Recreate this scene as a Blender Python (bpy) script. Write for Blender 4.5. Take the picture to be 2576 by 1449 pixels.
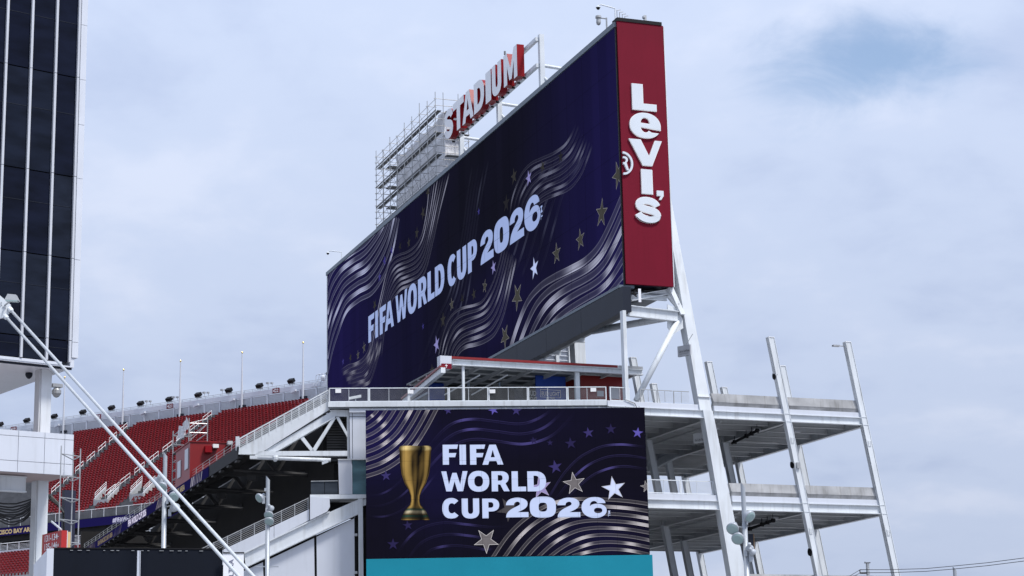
import bpy, bmesh, math, random
from mathutils import Vector as V, Matrix
from mathutils.geometry import tessellate_polygon
random.seed(7)
for o in list(bpy.data.objects): bpy.data.objects.remove(o)
scene = bpy.context.scene
COL = scene.collection
R = math.radians

# ------------------------------------------------------------------ camera
F_PX, IW, IH = 5009.0, 2576.0, 1449.0          # working pixel frame
PITCH, ROLL, CZ = R(12.97), R(-1.25), 1.7
cam_d = bpy.data.cameras.new('camera'); cam = bpy.data.objects.new('camera', cam_d); COL.objects.link(cam)
cam_d.sensor_width = 36.0; cam_d.lens = F_PX / IW * 36.0; cam_d.clip_start = 0.5; cam_d.clip_end = 6000
CROT = Matrix.Rotation(math.pi/2 + PITCH, 3, 'X') @ Matrix.Rotation(ROLL, 3, 'Z')
cam.matrix_world = Matrix.Translation((0, 0, CZ)) @ CROT.to_4x4()
scene.camera = cam
scene.render.resolution_x = 1024; scene.render.resolution_y = 576

# ------------------------------------------------------------------ sky, sun, exposure
SUN_EL, SUN_AZ = R(58), R(128)                 # azimuth clockwise from +Y (camera heading)
world = bpy.data.worlds.new('World'); scene.world = world; world.use_nodes = True
nt = world.node_tree; nt.nodes.clear(); N = nt.nodes.new; L = nt.links.new
sky = N('ShaderNodeTexSky'); sky.sky_type = 'NISHITA'; sky.sun_disc = False
sky.sun_elevation = SUN_EL; sky.sun_rotation = SUN_AZ
bg1 = N('ShaderNodeBackground'); bg1.inputs[1].default_value = 0.13; L(sky.outputs[0], bg1.inputs[0])
tc = N('ShaderNodeTexCoord'); sep = N('ShaderNodeSeparateXYZ'); L(tc.outputs['Generated'], sep.inputs[0])
def mth(op, a, b=None, c=None):
    m = N('ShaderNodeMath'); m.operation = op
    for i, x in enumerate((a, b, c)):
        if x is None: continue
        if isinstance(x, (int, float)): m.inputs[i].default_value = x
        else: L(x, m.inputs[i])
    return m.outputs[0]
zc = mth('MAXIMUM', sep.outputs[2], 0.0)
den = mth('ADD', zc, 0.30)
cx = mth('DIVIDE', sep.outputs[0], den); cy = mth('DIVIDE', sep.outputs[1], den)
comb = N('ShaderNodeCombineXYZ'); L(cx, comb.inputs[0]); L(cy, comb.inputs[1])
def noise(vec, scale, detail, off, rough=0.5, dist=0.0):
    mp = N('ShaderNodeMapping'); mp.inputs['Location'].default_value = off; L(vec, mp.inputs[0])
    n = N('ShaderNodeTexNoise'); n.inputs['Scale'].default_value = scale; n.inputs['Detail'].default_value = detail
    n.inputs['Roughness'].default_value = rough; n.inputs['Distortion'].default_value = dist
    L(mp.outputs[0], n.inputs['Vector']); return n.outputs[0]
def ramp(fac, stops):
    r = N('ShaderNodeValToRGB'); r.color_ramp.interpolation = 'EASE'
    els = r.color_ramp.elements
    while len(els) < len(stops): els.new(0.5)
    for e, (p, c) in zip(els, stops): e.position = p; e.color = (*c, 1)
    L(fac, r.inputs[0]); return r.outputs[0]
big = noise(comb.outputs[0], 3.0, 6, (12.4, 5.5, 0), 0.5, 0.3)
fine = noise(comb.outputs[0], 8.0, 7, (1.7, 8.3, 2), 0.55, 0.2)
mixn = mth('ADD', mth('MULTIPLY', big, 0.66), mth('MULTIPLY', fine, 0.34))
ccol = ramp(mixn, [(0.36, (0.45, 0.53, 0.72)), (0.50, (0.52, 0.60, 0.78)), (0.64, (0.60, 0.665, 0.825))])
# an overcast sky brightens steadily from the horizon to the zenith
grad = mth('MULTIPLY_ADD', zc, 0.9, 0.86)
mulc = N('ShaderNodeMix'); mulc.data_type = 'RGBA'; mulc.blend_type = 'MULTIPLY'; mulc.inputs[0].default_value = 1.0
L(ccol, mulc.inputs[6])
gcol = N('ShaderNodeCombineColor'); [L(grad, gcol.inputs[i]) for i in range(3)]
L(gcol.outputs[0], mulc.inputs[7])
bg2 = N('ShaderNodeBackground'); bg2.inputs[1].default_value = 0.785; L(mulc.outputs[2], bg2.inputs[0])
# thin break in the cloud where blue shows through
hd = CROT @ V((2190-IW/2, -(150-IH/2), -F_PX)); hd.normalize()
vsub = N('ShaderNodeVectorMath'); vsub.operation = 'SUBTRACT'; L(tc.outputs['Generated'], vsub.inputs[0]); vsub.inputs[1].default_value = hd
vmul = N('ShaderNodeVectorMath'); vmul.operation = 'MULTIPLY'; L(vsub.outputs[0], vmul.inputs[0]); vmul.inputs[1].default_value = (12.0, 12.0, 26.0)
vlen = N('ShaderNodeVectorMath'); vlen.operation = 'LENGTH'; L(vmul.outputs[0], vlen.inputs[0])
hn = noise(comb.outputs[0], 9.0, 6, (0.95, 6.1, 0), 0.6, 0.5)
hole = mth('ADD', vlen.outputs['Value'], mth('MULTIPLY_ADD', hn, 1.5, -0.75))
hfac = ramp(hole, [(0.0, (0.15,)*3), (0.9, (1, 1, 1))])
mixs = N('ShaderNodeMixShader'); L(hfac, mixs.inputs[0]); L(bg1.outputs[0], mixs.inputs[1]); L(bg2.outputs[0], mixs.inputs[2])
wout = N('ShaderNodeOutputWorld'); L(mixs.outputs[0], wout.inputs[0])

sun_d = bpy.data.lights.new('sun', 'SUN'); sun_d.energy = 3.0; sun_d.angle = R(12); sun_d.color = (1.0, 0.965, 0.92)
sun = bpy.data.objects.new('sun', sun_d); COL.objects.link(sun)
sdir = V((math.sin(SUN_AZ)*math.cos(SUN_EL), math.cos(SUN_AZ)*math.cos(SUN_EL), math.sin(SUN_EL)))
sun.rotation_euler = sdir.to_track_quat('Z', 'Y').to_euler(); sun.location = sdir*300
vs = scene.view_settings; vs.view_transform = 'Standard'; vs.look = 'None'; vs.exposure = 0.45; vs.gamma = 1.0; vs.use_curve_mapping = False

# ------------------------------------------------------------------ pixel -> place helpers
C0 = V((0, 0, CZ))
def ray(x, y):
    r = CROT @ V((x-IW/2, -(y-IH/2), -F_PX)); return r / r.y
def atY(x, y, Y): return C0 + ray(x, y)*Y
def atZ(x, y, z):
    r = ray(x, y); return C0 + r*((z-CZ)/r.z)
def project(p):
    v = CROT.transposed() @ (V(p)-C0); return (IW/2+F_PX*v.x/-v.z, IH/2-F_PX*v.y/-v.z)
def dirv(deg): return V((math.sin(R(deg)), math.cos(R(deg)), 0))
ZUP = V((0, 0, 1))
class Plane:                       # vertical plane through p along compass direction phi
    def __init__(s, p, phi): s.p = V(p); s.u = dirv(phi); s.n = V((s.u.y, -s.u.x, 0))
    def px(s, x, y):
        r = ray(x, y); return C0 + r*((s.p-C0).dot(s.n)/r.dot(s.n))
    def uv(s, x, y):
        q = s.px(x, y); return ((q-s.p).dot(s.u), q.z)
    def at(s, u, z, off=0.0): return V((s.p.x+s.u.x*u+s.n.x*off, s.p.y+s.u.y*u+s.n.y*off, z))
    def u_at(s, x, z):             # u where image column x meets height z
        y = 800.0
        for _ in range(12):
            u, zz = s.uv(x, y); u2, z2 = s.uv(x, y+1); y += (z-zz)/(z2-zz)
        return s.uv(x, y)[0]

# ------------------------------------------------------------------ materials
MATS = {}
def lin(c): return tuple((x/255/12.92) if x/255 <= 0.04045 else ((x/255+0.055)/1.055)**2.4 for x in c)
def mat(name, col, rough=0.5, metal=0.0, var=0.06, scale=1.2, bump=0.0, stain=0.0, spec=0.5):
    if name in MATS: return MATS[name]
    m = bpy.data.materials.new(name); m.use_nodes = True; t = m.node_tree; b = t.nodes['Principled BSDF']
    b.inputs['Roughness'].default_value = rough; b.inputs['Metallic'].default_value = metal
    b.inputs['Specular IOR Level'].default_value = spec
    g = t.nodes.new('ShaderNodeNewGeometry')
    n1 = t.nodes.new('ShaderNodeTexNoise'); n1.inputs['Scale'].default_value = scale; n1.inputs['Detail'].default_value = 6
    t.links.new(g.outputs['Position'], n1.inputs['Vector'])
    r = t.nodes.new('ShaderNodeValToRGB'); r.color_ramp.elements[0].position = 0.3; r.color_ramp.elements[1].position = 0.7
    r.color_ramp.elements[0].color = (*[max(0, c*(1-var*1.6)) for c in col], 1)
    r.color_ramp.elements[1].color = (*[min(1, c*(1+var*0.7)) for c in col], 1)
    t.links.new(n1.outputs[0], r.inputs[0]); out = r.outputs[0]
    if stain > 0:                                   # vertical rain streaks and grime
        mp = t.nodes.new('ShaderNodeMapping'); mp.inputs['Scale'].default_value = (3.1, 3.1, 0.22)
        t.links.new(g.outputs['Position'], mp.inputs[0])
        n2 = t.nodes.new('ShaderNodeTexNoise'); n2.inputs['Scale'].default_value = 1.6; n2.inputs['Detail'].default_value = 7
        t.links.new(mp.outputs[0], n2.inputs['Vector'])
        r2 = t.nodes.new('ShaderNodeValToRGB'); r2.color_ramp.elements[0].position = 0.52; r2.color_ramp.elements[1].position = 0.78
        r2.color_ramp.elements[0].color = (1, 1, 1, 1); r2.color_ramp.elements[1].color = (1-stain, 1-stain*1.05, 1-stain*1.15, 1)
        t.links.new(n2.outputs[0], r2.inputs[0])
        mx = t.nodes.new('ShaderNodeMix'); mx.data_type = 'RGBA'; mx.blend_type = 'MULTIPLY'; mx.inputs[0].default_value = 1
        t.links.new(out, mx.inputs[6]); t.links.new(r2.outputs[0], mx.inputs[7]); out = mx.outputs[2]
    t.links.new(out, b.inputs['Base Color'])
    if bump > 0:
        n3 = t.nodes.new('ShaderNodeTexNoise'); n3.inputs['Scale'].default_value = scale*9; n3.inputs['Detail'].default_value = 4
        t.links.new(g.outputs['Position'], n3.inputs['Vector'])
        bp = t.nodes.new('ShaderNodeBump'); bp.inputs['Strength'].default_value = bump; bp.inputs['Distance'].default_value = 0.03
        t.links.new(n3.outputs[0], bp.inputs['Height']); t.links.new(bp.outputs[0], b.inputs['Normal'])
    MATS[name] = m; return m
def screen_mat(name, strength=1.0):                 # LED display: shows the mesh colours, gives off light
    m = bpy.data.materials.new(name); m.use_nodes = True; t = m.node_tree; b = t.nodes['Principled BSDF']
    a = t.nodes.new('ShaderNodeVertexColor'); a.layer_name = 'Col'
    b.inputs['Base Color'].default_value = (0.004, 0.004, 0.005, 1); b.inputs['Roughness'].default_value = 0.8
    b.inputs['Specular IOR Level'].default_value = 0.0
    g = t.nodes.new('ShaderNodeNewGeometry')
    n1 = t.nodes.new('ShaderNodeTexNoise'); n1.inputs['Scale'].default_value = 5.0; n1.inputs['Detail'].default_value = 5
    t.links.new(g.outputs['Position'], n1.inputs['Vector'])
    mr = t.nodes.new('ShaderNodeMapRange'); mr.inputs[3].default_value = 0.94*strength; mr.inputs[4].default_value = 1.06*strength
    t.links.new(n1.outputs[0], mr.inputs[0]); t.links.new(mr.outputs[0], b.inputs['Emission Strength'])
    t.links.new(a.outputs[0], b.inputs['Emission Color']); MATS[name] = m; return m
W_STEEL = mat('white_painted_steel', (0.635, 0.67, 0.705), 0.42, 0, 0.07, 0.7, stain=0.22)
W_PANEL = mat('white_metal_panel', (0.57, 0.60, 0.665), 0.35, 0, 0.04, 0.5, stain=0.07)
G_PANEL = mat('pale_grey_cladding', (0.50, 0.52, 0.57), 0.35, 0, 0.05, 0.5, stain=0.08)
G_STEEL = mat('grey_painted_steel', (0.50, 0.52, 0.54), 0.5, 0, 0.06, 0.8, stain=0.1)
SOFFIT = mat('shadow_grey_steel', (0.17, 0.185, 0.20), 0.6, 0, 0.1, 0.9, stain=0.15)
DECKING = mat('dark_corrugated_decking', (0.20, 0.21, 0.22), 0.6, 0, 0.15, 1.0)
GALV = mat('galvanised_steel', (0.42, 0.43, 0.44), 0.45, 0.55, 0.12, 3.0)
ROD = mat('grey_white_rod_paint', (0.50, 0.53, 0.56), 0.45, 0, 0.08, 1.5, stain=0.15)
DGALV = mat('scaffold_steel', (0.24, 0.24, 0.245), 0.5, 0.5, 0.2, 3.0)
BOARDS = mat('scaffold_boards', (0.10, 0.105, 0.11), 0.7, 0, 0.25, 2.0)
CHAR = mat('charcoal_panel', lin((32, 37, 49)), 0.5, 0, 0.08, 0.6, stain=0.08, spec=0.2)
CHAR_L = mat('grey_edge_trim', lin((92, 104, 116)), 0.45, 0, 0.08, 0.8, stain=0.1)
BLACK = mat('black_metal', (0.008, 0.008, 0.010), 0.6, 0, 0.2, 2.0, spec=0.2)
VOID = mat('deep_shade_black', (0.008, 0.007, 0.007), 0.9, 0, 0.3, 0.6)  # near-black tone stands in for deep interior shade
DIM = mat('deep_shade_grey', (0.05, 0.05, 0.052), 0.7, 0, 0.2, 0.9)  # base colour darkened to stand in for shade; the steel itself is white
CONC = mat('weathered_concrete', (0.36, 0.365, 0.375), 0.85, 0, 0.22, 0.9, bump=0.25, stain=0.35)
CONC_D = mat('damp_concrete', (0.26, 0.265, 0.275), 0.85, 0, 0.25, 1.3, bump=0.25, stain=0.3)
CONC_P = mat('pale_concrete', (0.40, 0.41, 0.42), 0.85, 0, 0.15, 0.8, stain=0.2)
RED_SIGN = mat('crimson_panel', lin((108, 12, 36)), 0.6, 0, 0.05, 0.4, stain=0.08, spec=0.12)
RED_GLOSS = mat('red_gloss_paint', lin((132, 3, 18)), 0.42, 0, 0.05, 0.6, spec=0.22)
RED_PAINT = mat('red_paint', lin((128, 9, 13)), 0.45, 0, 0.07, 0.6, stain=0.12)
RED_SEAT = mat('red_plastic_seat', lin((132, 8, 18)), 0.35, 0, 0.12, 0.9)
BLUE_PAINT = mat('royal_blue_paint', lin((24, 70, 170)), 0.5, 0, 0.08, 0.8)
LETTER = mat('pale_sign_letter', (0.60, 0.645, 0.70), 0.4, 0, 0.03, 0.6)
LETTER_W = mat('white_sign_face', (0.80, 0.81, 0.84), 0.4, 0, 0.03, 0.6)
RIM = mat('white_trim', (0.82, 0.82, 0.82), 0.4, 0, 0.02, 1.0)
SHEET = mat('white_wrap_sheeting', (0.74, 0.75, 0.79), 0.55, 0, 0.10, 0.9, bump=0.5)
GLASS = None
def glass_mat(name, col, rough=0.06):
    m = bpy.data.materials.new(name); m.use_nodes = True; t = m.node_tree; b = t.nodes['Principled BSDF']
    b.inputs['Roughness'].default_value = rough; b.inputs['Specular IOR Level'].default_value = 0.12
    g = t.nodes.new('ShaderNodeNewGeometry'); mp = t.nodes.new('ShaderNodeMapping'); mp.inputs['Scale'].default_value = (0.5, 0.5, 1.6)
    t.links.new(g.outputs['Position'], mp.inputs[0])
    n = t.nodes.new('ShaderNodeTexNoise'); n.inputs['Scale'].default_value = 0.9; n.inputs['Detail'].default_value = 3
    t.links.new(mp.outputs[0], n.inputs['Vector'])
    r = t.nodes.new('ShaderNodeValToRGB'); r.color_ramp.elements[0].position = 0.35; r.color_ramp.elements[1].position = 0.65
    r.color_ramp.elements[0].color = (*[c*0.65 for c in col], 1); r.color_ramp.elements[1].color = (*[c*1.35 for c in col], 1)
    t.links.new(n.outputs[0], r.inputs[0]); t.links.new(r.outputs[0], b.inputs['Base Color']); MATS[name] = m; return m
DGLASS = glass_mat('dark_tinted_glass', lin((15, 19, 34)))
DGLASSES = [DGLASS, glass_mat('dark_tinted_glass_b', lin((20, 25, 38))), glass_mat('dark_tinted_glass_c', lin((12, 16, 31))), glass_mat('dark_tinted_glass_d', lin((26, 31, 43)))]
TGLASS = glass_mat('teal_glazing', lin((80, 108, 116)), 0.2)
BGLASS = glass_mat('balustrade_glass', lin((56, 62, 70)), 0.1)
LAMPG = mat('frosted_lamp_glass', lin((150, 172, 172)), 0.25)
GOLD = mat('gold_finial', (0.55, 0.42, 0.16), 0.3, 0.8)
TEAL = mat('teal_banner', lin((30, 130, 150)), 0.75, 0, 0.05, 0.5, spec=0.1)
NAVYBOX = mat('navy_container', lin((12, 18, 30)), 0.6, 0, 0.12, 0.8, stain=0.1, spec=0.15)
ASPH = mat('plaza_paving', (0.25, 0.25, 0.255), 0.9, 0, 0.2, 0.3, bump=0.2)
POLE = mat('lamp_post_paint', (0.36, 0.39, 0.43), 0.4, 0.15, 0.06, 1.0, stain=0.08)
TAN = mat('tan_board', lin((196, 168, 120)), 0.6)
TREADM = mat('shaded_tread_concrete', (0.13, 0.13, 0.135), 0.9, 0, 0.2, 0.8, stain=0.2)  # tone darkened for the shade between seats, plus faint rain streaks
WIRE = mat('dark_cable', (0.02, 0.02, 0.022), 0.6)
SIGN_GREY = mat('grey_sign_panel', (0.34, 0.35, 0.38), 0.5)
PAINTW = mat('white_lettering', (0.78, 0.78, 0.80), 0.5)
PAINTK = mat('black_lettering', (0.02, 0.02, 0.025), 0.5)
PAINTB = mat('navy_lettering', lin((34, 38, 92)), 0.5)
SILV = mat('silver_lettering', (0.45, 0.46, 0.47), 0.5)
LED = screen_mat('led_display', 0.73)
LED_B = screen_mat('led_ribbon_display', 0.73)

# ------------------------------------------------------------------ mesh building
ORG = {}
class MB:
    def __init__(s): s.v = []; s.f = []; s.c = []; s.sm = False
    def vert(s, p, c=None): s.v.append(V(p)); s.c.append(c); return len(s.v)-1
    def poly(s, pts, c=None): i = [s.vert(p, c) for p in pts]; s.f.append(i)
    def box(s, o, a, b, c):         # parallelepiped: corner o, edge vectors a b c
        o, a, b, c = V(o), V(a), V(b), V(c)
        k = len(s.v)
        for p in (o, o+a, o+a+b, o+b, o+c, o+a+c, o+a+b+c, o+b+c): s.vert(p)
        fl = (a.cross(b)).dot(c) < 0
        for q in ((0,3,2,1), (4,5,6,7), (0,1,5,4), (1,2,6,5), (2,3,7,6), (3,0,4,7)):
            q = q[::-1] if fl else q
            s.f.append([k+i for i in q])
        return s
    def cbox(s, c, a, b, d):        # centred
        a, b, d = V(a), V(b), V(d); return s.box(V(c)-(a+b+d)/2, a, b, d)
    def beam(s, p, q, wvec, hvec):  # box from p to q, section wvec x hvec centred
        p, q, w, h = V(p), V(q), V(wvec), V(hvec); return s.box(p-w/2-h/2, q-p, w, h)
    def ibeam(s, p, q, wvec, hvec, tf=0.04, tw=0.03, woff=0.0):   # flanges of width wvec at +-hvec/2, web between
        p, q, w, h = V(p), V(q), V(wvec), V(hvec); hu, wu = h.normalized(), w.normalized()
        s.beam(p+h/2-hu*tf/2, q+h/2-hu*tf/2, w, hu*tf); s.beam(p-h/2+hu*tf/2, q-h/2+hu*tf/2, w, hu*tf)
        s.beam(p+wu*woff, q+wu*woff, wu*tw, h-hu*2*tf); return s
    def hexa(s, lo, hi):            # two quads (4 pts each) joined
        k = len(s.v)
        for p in list(lo)+list(hi): s.vert(p)
        s.f.append([k+3, k+2, k+1, k]); s.f.append([k+4, k+5, k+6, k+7])
        for i in range(4): j = (i+1) % 4; s.f.append([k+i, k+j, k+4+j, k+4+i])
        return s
    def tube(s, p, q, r, n=8, r2=None, cap=True):
        p, q = V(p), V(q); r2 = r if r2 is None else r2; d = (q-p)
        if d.length < 1e-6: return s
        d.normalize(); a = d.orthogonal().normalized(); b = d.cross(a); k = len(s.v)
        for i in range(n):
            t = 2*math.pi*i/n; w = a*math.cos(t)+b*math.sin(t); s.vert(p+w*r); s.vert(q+w*r2)
        for i in range(n): j = (i+1) % n; s.f.append([k+2*i, k+2*j, k+2*j+1, k+2*i+1])
        if cap: s.f.append([k+2*i for i in range(n)][::-1]); s.f.append([k+2*i+1 for i in range(n)])
        return s
    def path(s, pts, r, n=6):
        for a, b in zip(pts, pts[1:]): s.tube(a, b, r, n)
        return s
    def lathe(s, base, axis, prof, n=14):   # prof: (radius, distance along axis)
        base, d = V(base), V(axis).normalized(); a = d.orthogonal().normalized(); b = d.cross(a); k = len(s.v)
        for (r, h) in prof:
            for i in range(n):
                t = 2*math.pi*i/n; s.vert(base+d*h+(a*math.cos(t)+b*math.sin(t))*max(r, 1e-4))
        for m in range(len(prof)-1):
            for i in range(n):
                j = (i+1) % n; s.f.append([k+m*n+i, k+m*n+j, k+(m+1)*n+j, k+(m+1)*n+i])
        s.f.append([k+i for i in range(n)][::-1]); s.f.append([k+(len(prof)-1)*n+i for i in range(n)]); return s
    def loops(s, loops, fn, depth=0.0, sides_only=False, front=True):   # flat glyph: loops of 2D points -> fn(x, y, d)
        pts = [p for l in loops for p in l]; k = len(s.v)
        if front:
            for p in pts: s.vert(fn(p[0], p[1], 0.0))
            tri = tessellate_polygon([[V((p[0], p[1], 0)) for p in l] for l in loops])
            for t in tri: s.f.append([k+i for i in t])
        if depth:
            k = len(s.v)
            for p in pts: s.vert(fn(p[0], p[1], 0.0)); s.vert(fn(p[0], p[1], -depth))
            o = 0
            for l in loops:
                n = len(l)
                for i in range(n):
                    j = (i+1) % n; s.f.append([k+2*(o+i), k+2*(o+j), k+2*(o+j)+1, k+2*(o+i)+1])
                o += n
        return s
    def build(s, name, m, parent=None, **props):
        org = ORG.get(parent.name, V((0, 0, 0))) if parent else V((0, 0, 0))
        if parent is None and s.v:
            org = V((sum(p.x for p in s.v)/len(s.v), sum(p.y for p in s.v)/len(s.v), min(p.z for p in s.v)))
        me = bpy.data.meshes.new(name); me.from_pydata([p-org for p in s.v], [], s.f)
        if any(c is not None for c in s.c):
            ca = me.color_attributes.new('Col', 'FLOAT_COLOR', 'POINT')
            for i, c in enumerate(s.c):
                c = c or (0, 0, 0); ca.data[i].color = (c[0], c[1], c[2], 1)
        me.materials.append(m); me.update()
        if s.sm:
            me.polygons.foreach_set('use_smooth', [True]*len(me.polygons))
        o = bpy.data.objects.new(name, me); COL.objects.link(o)
        if parent: o.parent = parent
        else: o.location = org
        ORG[o.name] = org
        for k, v in props.items(): o[k] = v
        return o
def thing(name, label, cat, loc, group=None):
    o = bpy.data.objects.new(name, None); COL.objects.link(o); o.location = V(loc); o.empty_display_size = 0.2
    ORG[o.name] = V(loc); o['label'] = label; o['category'] = cat
    if group: o['group'] = group
    return o
def fixup(mb):                       # consistent outward normals for closed pieces
    return mb
def copy_tree(root, delta, label=None, group=None, parent=None):
    c = root.copy(); COL.objects.link(c)
    if parent: c.parent = parent
    else: c.location = root.location + V(delta)
    ORG[c.name] = ORG.get(root.name, V((0,0,0))) + V(delta)
    if label: c['label'] = label
    if group: c['group'] = group
    for ch in root.children: copy_tree(ch, delta, parent=c)
    return c

# ------------------------------------------------------------------ lettering
def bez(p0, p1, p2, p3, n=10):
    return [tuple((1-t)**3*p0[i]+3*(1-t)**2*t*p1[i]+3*(1-t)*t*t*p2[i]+t**3*p3[i] for i in (0, 1)) for t in [k/n for k in range(n+1)]]
def ell(cx, cy, rx, ry, a0, a1, n=20, p=2.3):
    out = []
    for k in range(n+1):
        t = R(a0+(a1-a0)*k/n); c, q = math.cos(t), math.sin(t)
        out.append((cx+rx*math.copysign(abs(c)**(2/p), c), cy+ry*math.copysign(abs(q)**(2/p), q)))
    return out
def full(cx, cy, rx, ry, n=36, p=2.3): return ell(cx, cy, rx, ry, 0, 360, n, p)[:-1]
def stroke(c, t):
    l, r = [], []
    for i, p in enumerate(c):
        a, b = c[max(0, i-1)], c[min(len(c)-1, i+1)]; dx, dy = b[0]-a[0], b[1]-a[1]; m = math.hypot(dx, dy) or 1
        l.append((p[0]-dy/m*t/2, p[1]+dx/m*t/2)); r.append((p[0]+dy/m*t/2, p[1]-dx/m*t/2))
    return l + r[::-1]
def glyph(ch, w, s=0.27, t=0.21):
    """heavy display letters, cap height 1, width w, stem s, bar t: list of loops (outer, holes)"""
    if ch == 'F': return [[(0,0),(s,0),(s,.37),(.80*w,.37),(.88*w,.58),(s,.58),(s,.79),(.93*w,.79),(w,1),(0,1)]]
    if ch == 'I': return [[(0,0),(w,0),(w,1),(0,1)]]
    if ch == 'A': return [[(0,0),(.27*w,0),(.33*w,.18),(.67*w,.18),(.73*w,0),(w,0),(.655*w,1),(.345*w,1)], [(.40*w,.37),(.5*w,.74),(.60*w,.37)]]
    if ch == 'W': return [[(0,1),(.19*w,1),(.285*w,.34),(.42*w,.92),(.58*w,.92),(.715*w,.34),(.81*w,1),(w,1),(.82*w,0),(.61*w,0),(.5*w,.5),(.39*w,0),(.18*w,0)]]
    if ch == 'O': return [full(w/2, .5, w/2, .52), full(w/2, .5, w/2-s, .52-t*1.15, 30)[::-1]]
    if ch == '0': return [full(w/2, .5, w/2, .52, 40, 2.9), full(w/2, .5, w/2-s*1.15, .52-t*1.2, 30, 2.9)[::-1]]
    if ch == 'D': return [[(0,0)]+ell(.42*w, .5, .58*w, .5, -90, 90, 18)+[(0,1)], [(s,t)]+[(s,1-t)]+ell(.42*w, .5, .58*w-s, .5-t, 90, -90, 14)]
    if ch == 'P': return [[(0,0),(s,0),(s,.34)]+ell(.5*w, .67, .5*w, .33, -90, 90, 16)+[(0,1)], [(s,.53),(s,.81)]+ell(.5*w, .67, .5*w-s*.95, .14, 90, -90, 10)]
    if ch == 'R': return [[(0,0),(s,0),(s,.34),(.48*w,.34),(.68*w,0),(w,0),(.78*w,.38)]+ell(.5*w, .68, .46*w, .32, -52, 90, 14)+[(0,1)], [(s,.53),(s,.81)]+ell(.48*w, .67, .47*w-s*.95, .14, 90, -90, 10)]
    if ch == 'L': return [[(0,0),(w,0),(w,t*1.05),(s,t*1.05),(s,1),(0,1)]]
    if ch == 'C': return [ell(w*.53, .5, w*.53, .52, 42, 318, 30)+ell(w*.56, .5, w*.56-s, .52-t*1.2, 312, 48, 24)]
    if ch == 'U': return [[(0,1)]+ell(w/2, .36, w/2, .38, 180, 360, 20)+[(w,1),(w-s,1)]+ell(w/2, .38, w/2-s, .38-t, 360, 180, 14)+[(s,1)]]
    if ch == 'T': return [[(w/2-s/2,0),(w/2+s/2,0),(w/2+s/2,1-t),(w,1-t),(w,1),(0,1),(0,1-t),(w/2-s/2,1-t)]]
    if ch == 'M': return [[(0,0),(s,0),(s,.58),(.41*w,.08),(.59*w,.08),(w-s,.58),(w-s,0),(w,0),(w,1),(.76*w,1),(.5*w,.44),(.24*w,1),(0,1)]]
    if ch == 'S':
        c = bez((.84*w,.68),(.80*w,.93),(.16*w,.95),(.16*w,.71), 12)[:-1]+bez((.16*w,.71),(.16*w,.48),(.84*w,.54),(.84*w,.29), 12)[:-1]+bez((.84*w,.29),(.84*w,.04),(.18*w,.06),(.13*w,.33), 12)
        return [[(x, y) for x, y in stroke(c, .245)]]
    if ch == '2':
        o = [(0,0),(w,0),(w,.25),(.52*w,.25)]+bez((.52*w,.25),(.80*w,.38),(.97*w,.46),(.97*w,.68), 10)[1:]+bez((.97*w,.68),(.97*w,1.06),(.02*w,1.10),(.0*w,.60), 16)[1:]
        o += [(.36*w,.60)]+bez((.36*w,.62),(.37*w,.80),(.63*w,.82),(.63*w,.66), 10)+bez((.63*w,.66),(.63*w,.52),(.02*w,.46),(0,.02), 12)[1:-1]
        return [o]
    if ch == '6':
        o = [(.96*w,.69)]+bez((.96*w,.69),(.93*w,1.13),(0,1.14),(0,.49), 16)[1:]+bez((0,.49),(0,-.19),(w,-.17),(w,.34), 18)[1:]+bez((w,.34),(w,.72),(.46*w,.74),(.335*w,.55), 12)[1:]
        o += bez((.335*w,.55),(.33*w,.86),(.60*w,.86),(.63*w,.69), 10)[1:]
        return [o, full(.66*w, .335, .15*w+.02, .135, 22)[::-1]]
    if ch == 'e':
        return [ell(w/2, .5, w/2, .5, -1, 329, 40, 2.1)+[(.70*w,.245)]+ell(w/2, .49, w*.155, .26, -45, -160, 10, 2.0)+[(.36*w,.42),(w,.34)], [(.355*w,.60)]+ell(w/2, .60, w*.145, .20, 180, 0, 14, 2.0)+[(.655*w,.575)]]
    if ch == 'v': return [[(0,1),(.36*w,1),(.60*w,.38),(.79*w,1),(w,1),(.68*w,0),(.40*w,0)]]
    if ch == "'": return [[(0,1),(w,1),(w,.45),(.6*w,0),(.3*w,0),(.55*w,.42),(0,.42)]]
    if ch == 's':
        c = bez((.82*w,.66),(.74*w,.93),(.17*w,.93),(.17*w,.70), 12)[:-1]+bez((.17*w,.70),(.17*w,.44),(.83*w,.58),(.83*w,.30), 14)[:-1]+bez((.83*w,.30),(.83*w,.06),(.22*w,.06),(.13*w,.35), 12)
        return [stroke(c, .29)]
    return [[(0,0),(w,0),(w,1),(0,1)]]
_txt = {}
def text_tris(txt, bold=0.02):       # built-in font, size 1 -> (points, faces, width)
    key = (txt, bold)
    if key in _txt: return _txt[key]
    cu = bpy.data.curves.new('t', 'FONT'); cu.body = txt; cu.size = 1.37; cu.offset = bold; cu.resolution_u = 3
    o = bpy.data.objects.new('t', cu); COL.objects.link(o)
    dg = bpy.context.evaluated_depsgraph_get(); dg.update()
    me = o.evaluated_get(dg).to_mesh()
    pts = [(v.co.x, v.co.y) for v in me.vertices]; fs = [list(p.vertices) for p in me.polygons]
    bpy.data.objects.remove(o); bpy.data.curves.remove(cu)
    w = max([p[0] for p in pts] or [1]); x0 = min([p[0] for p in pts] or [0])
    pts = [(p[0]-x0, p[1]) for p in pts]; _txt[key] = (pts, fs, w-x0); return _txt[key]
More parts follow.
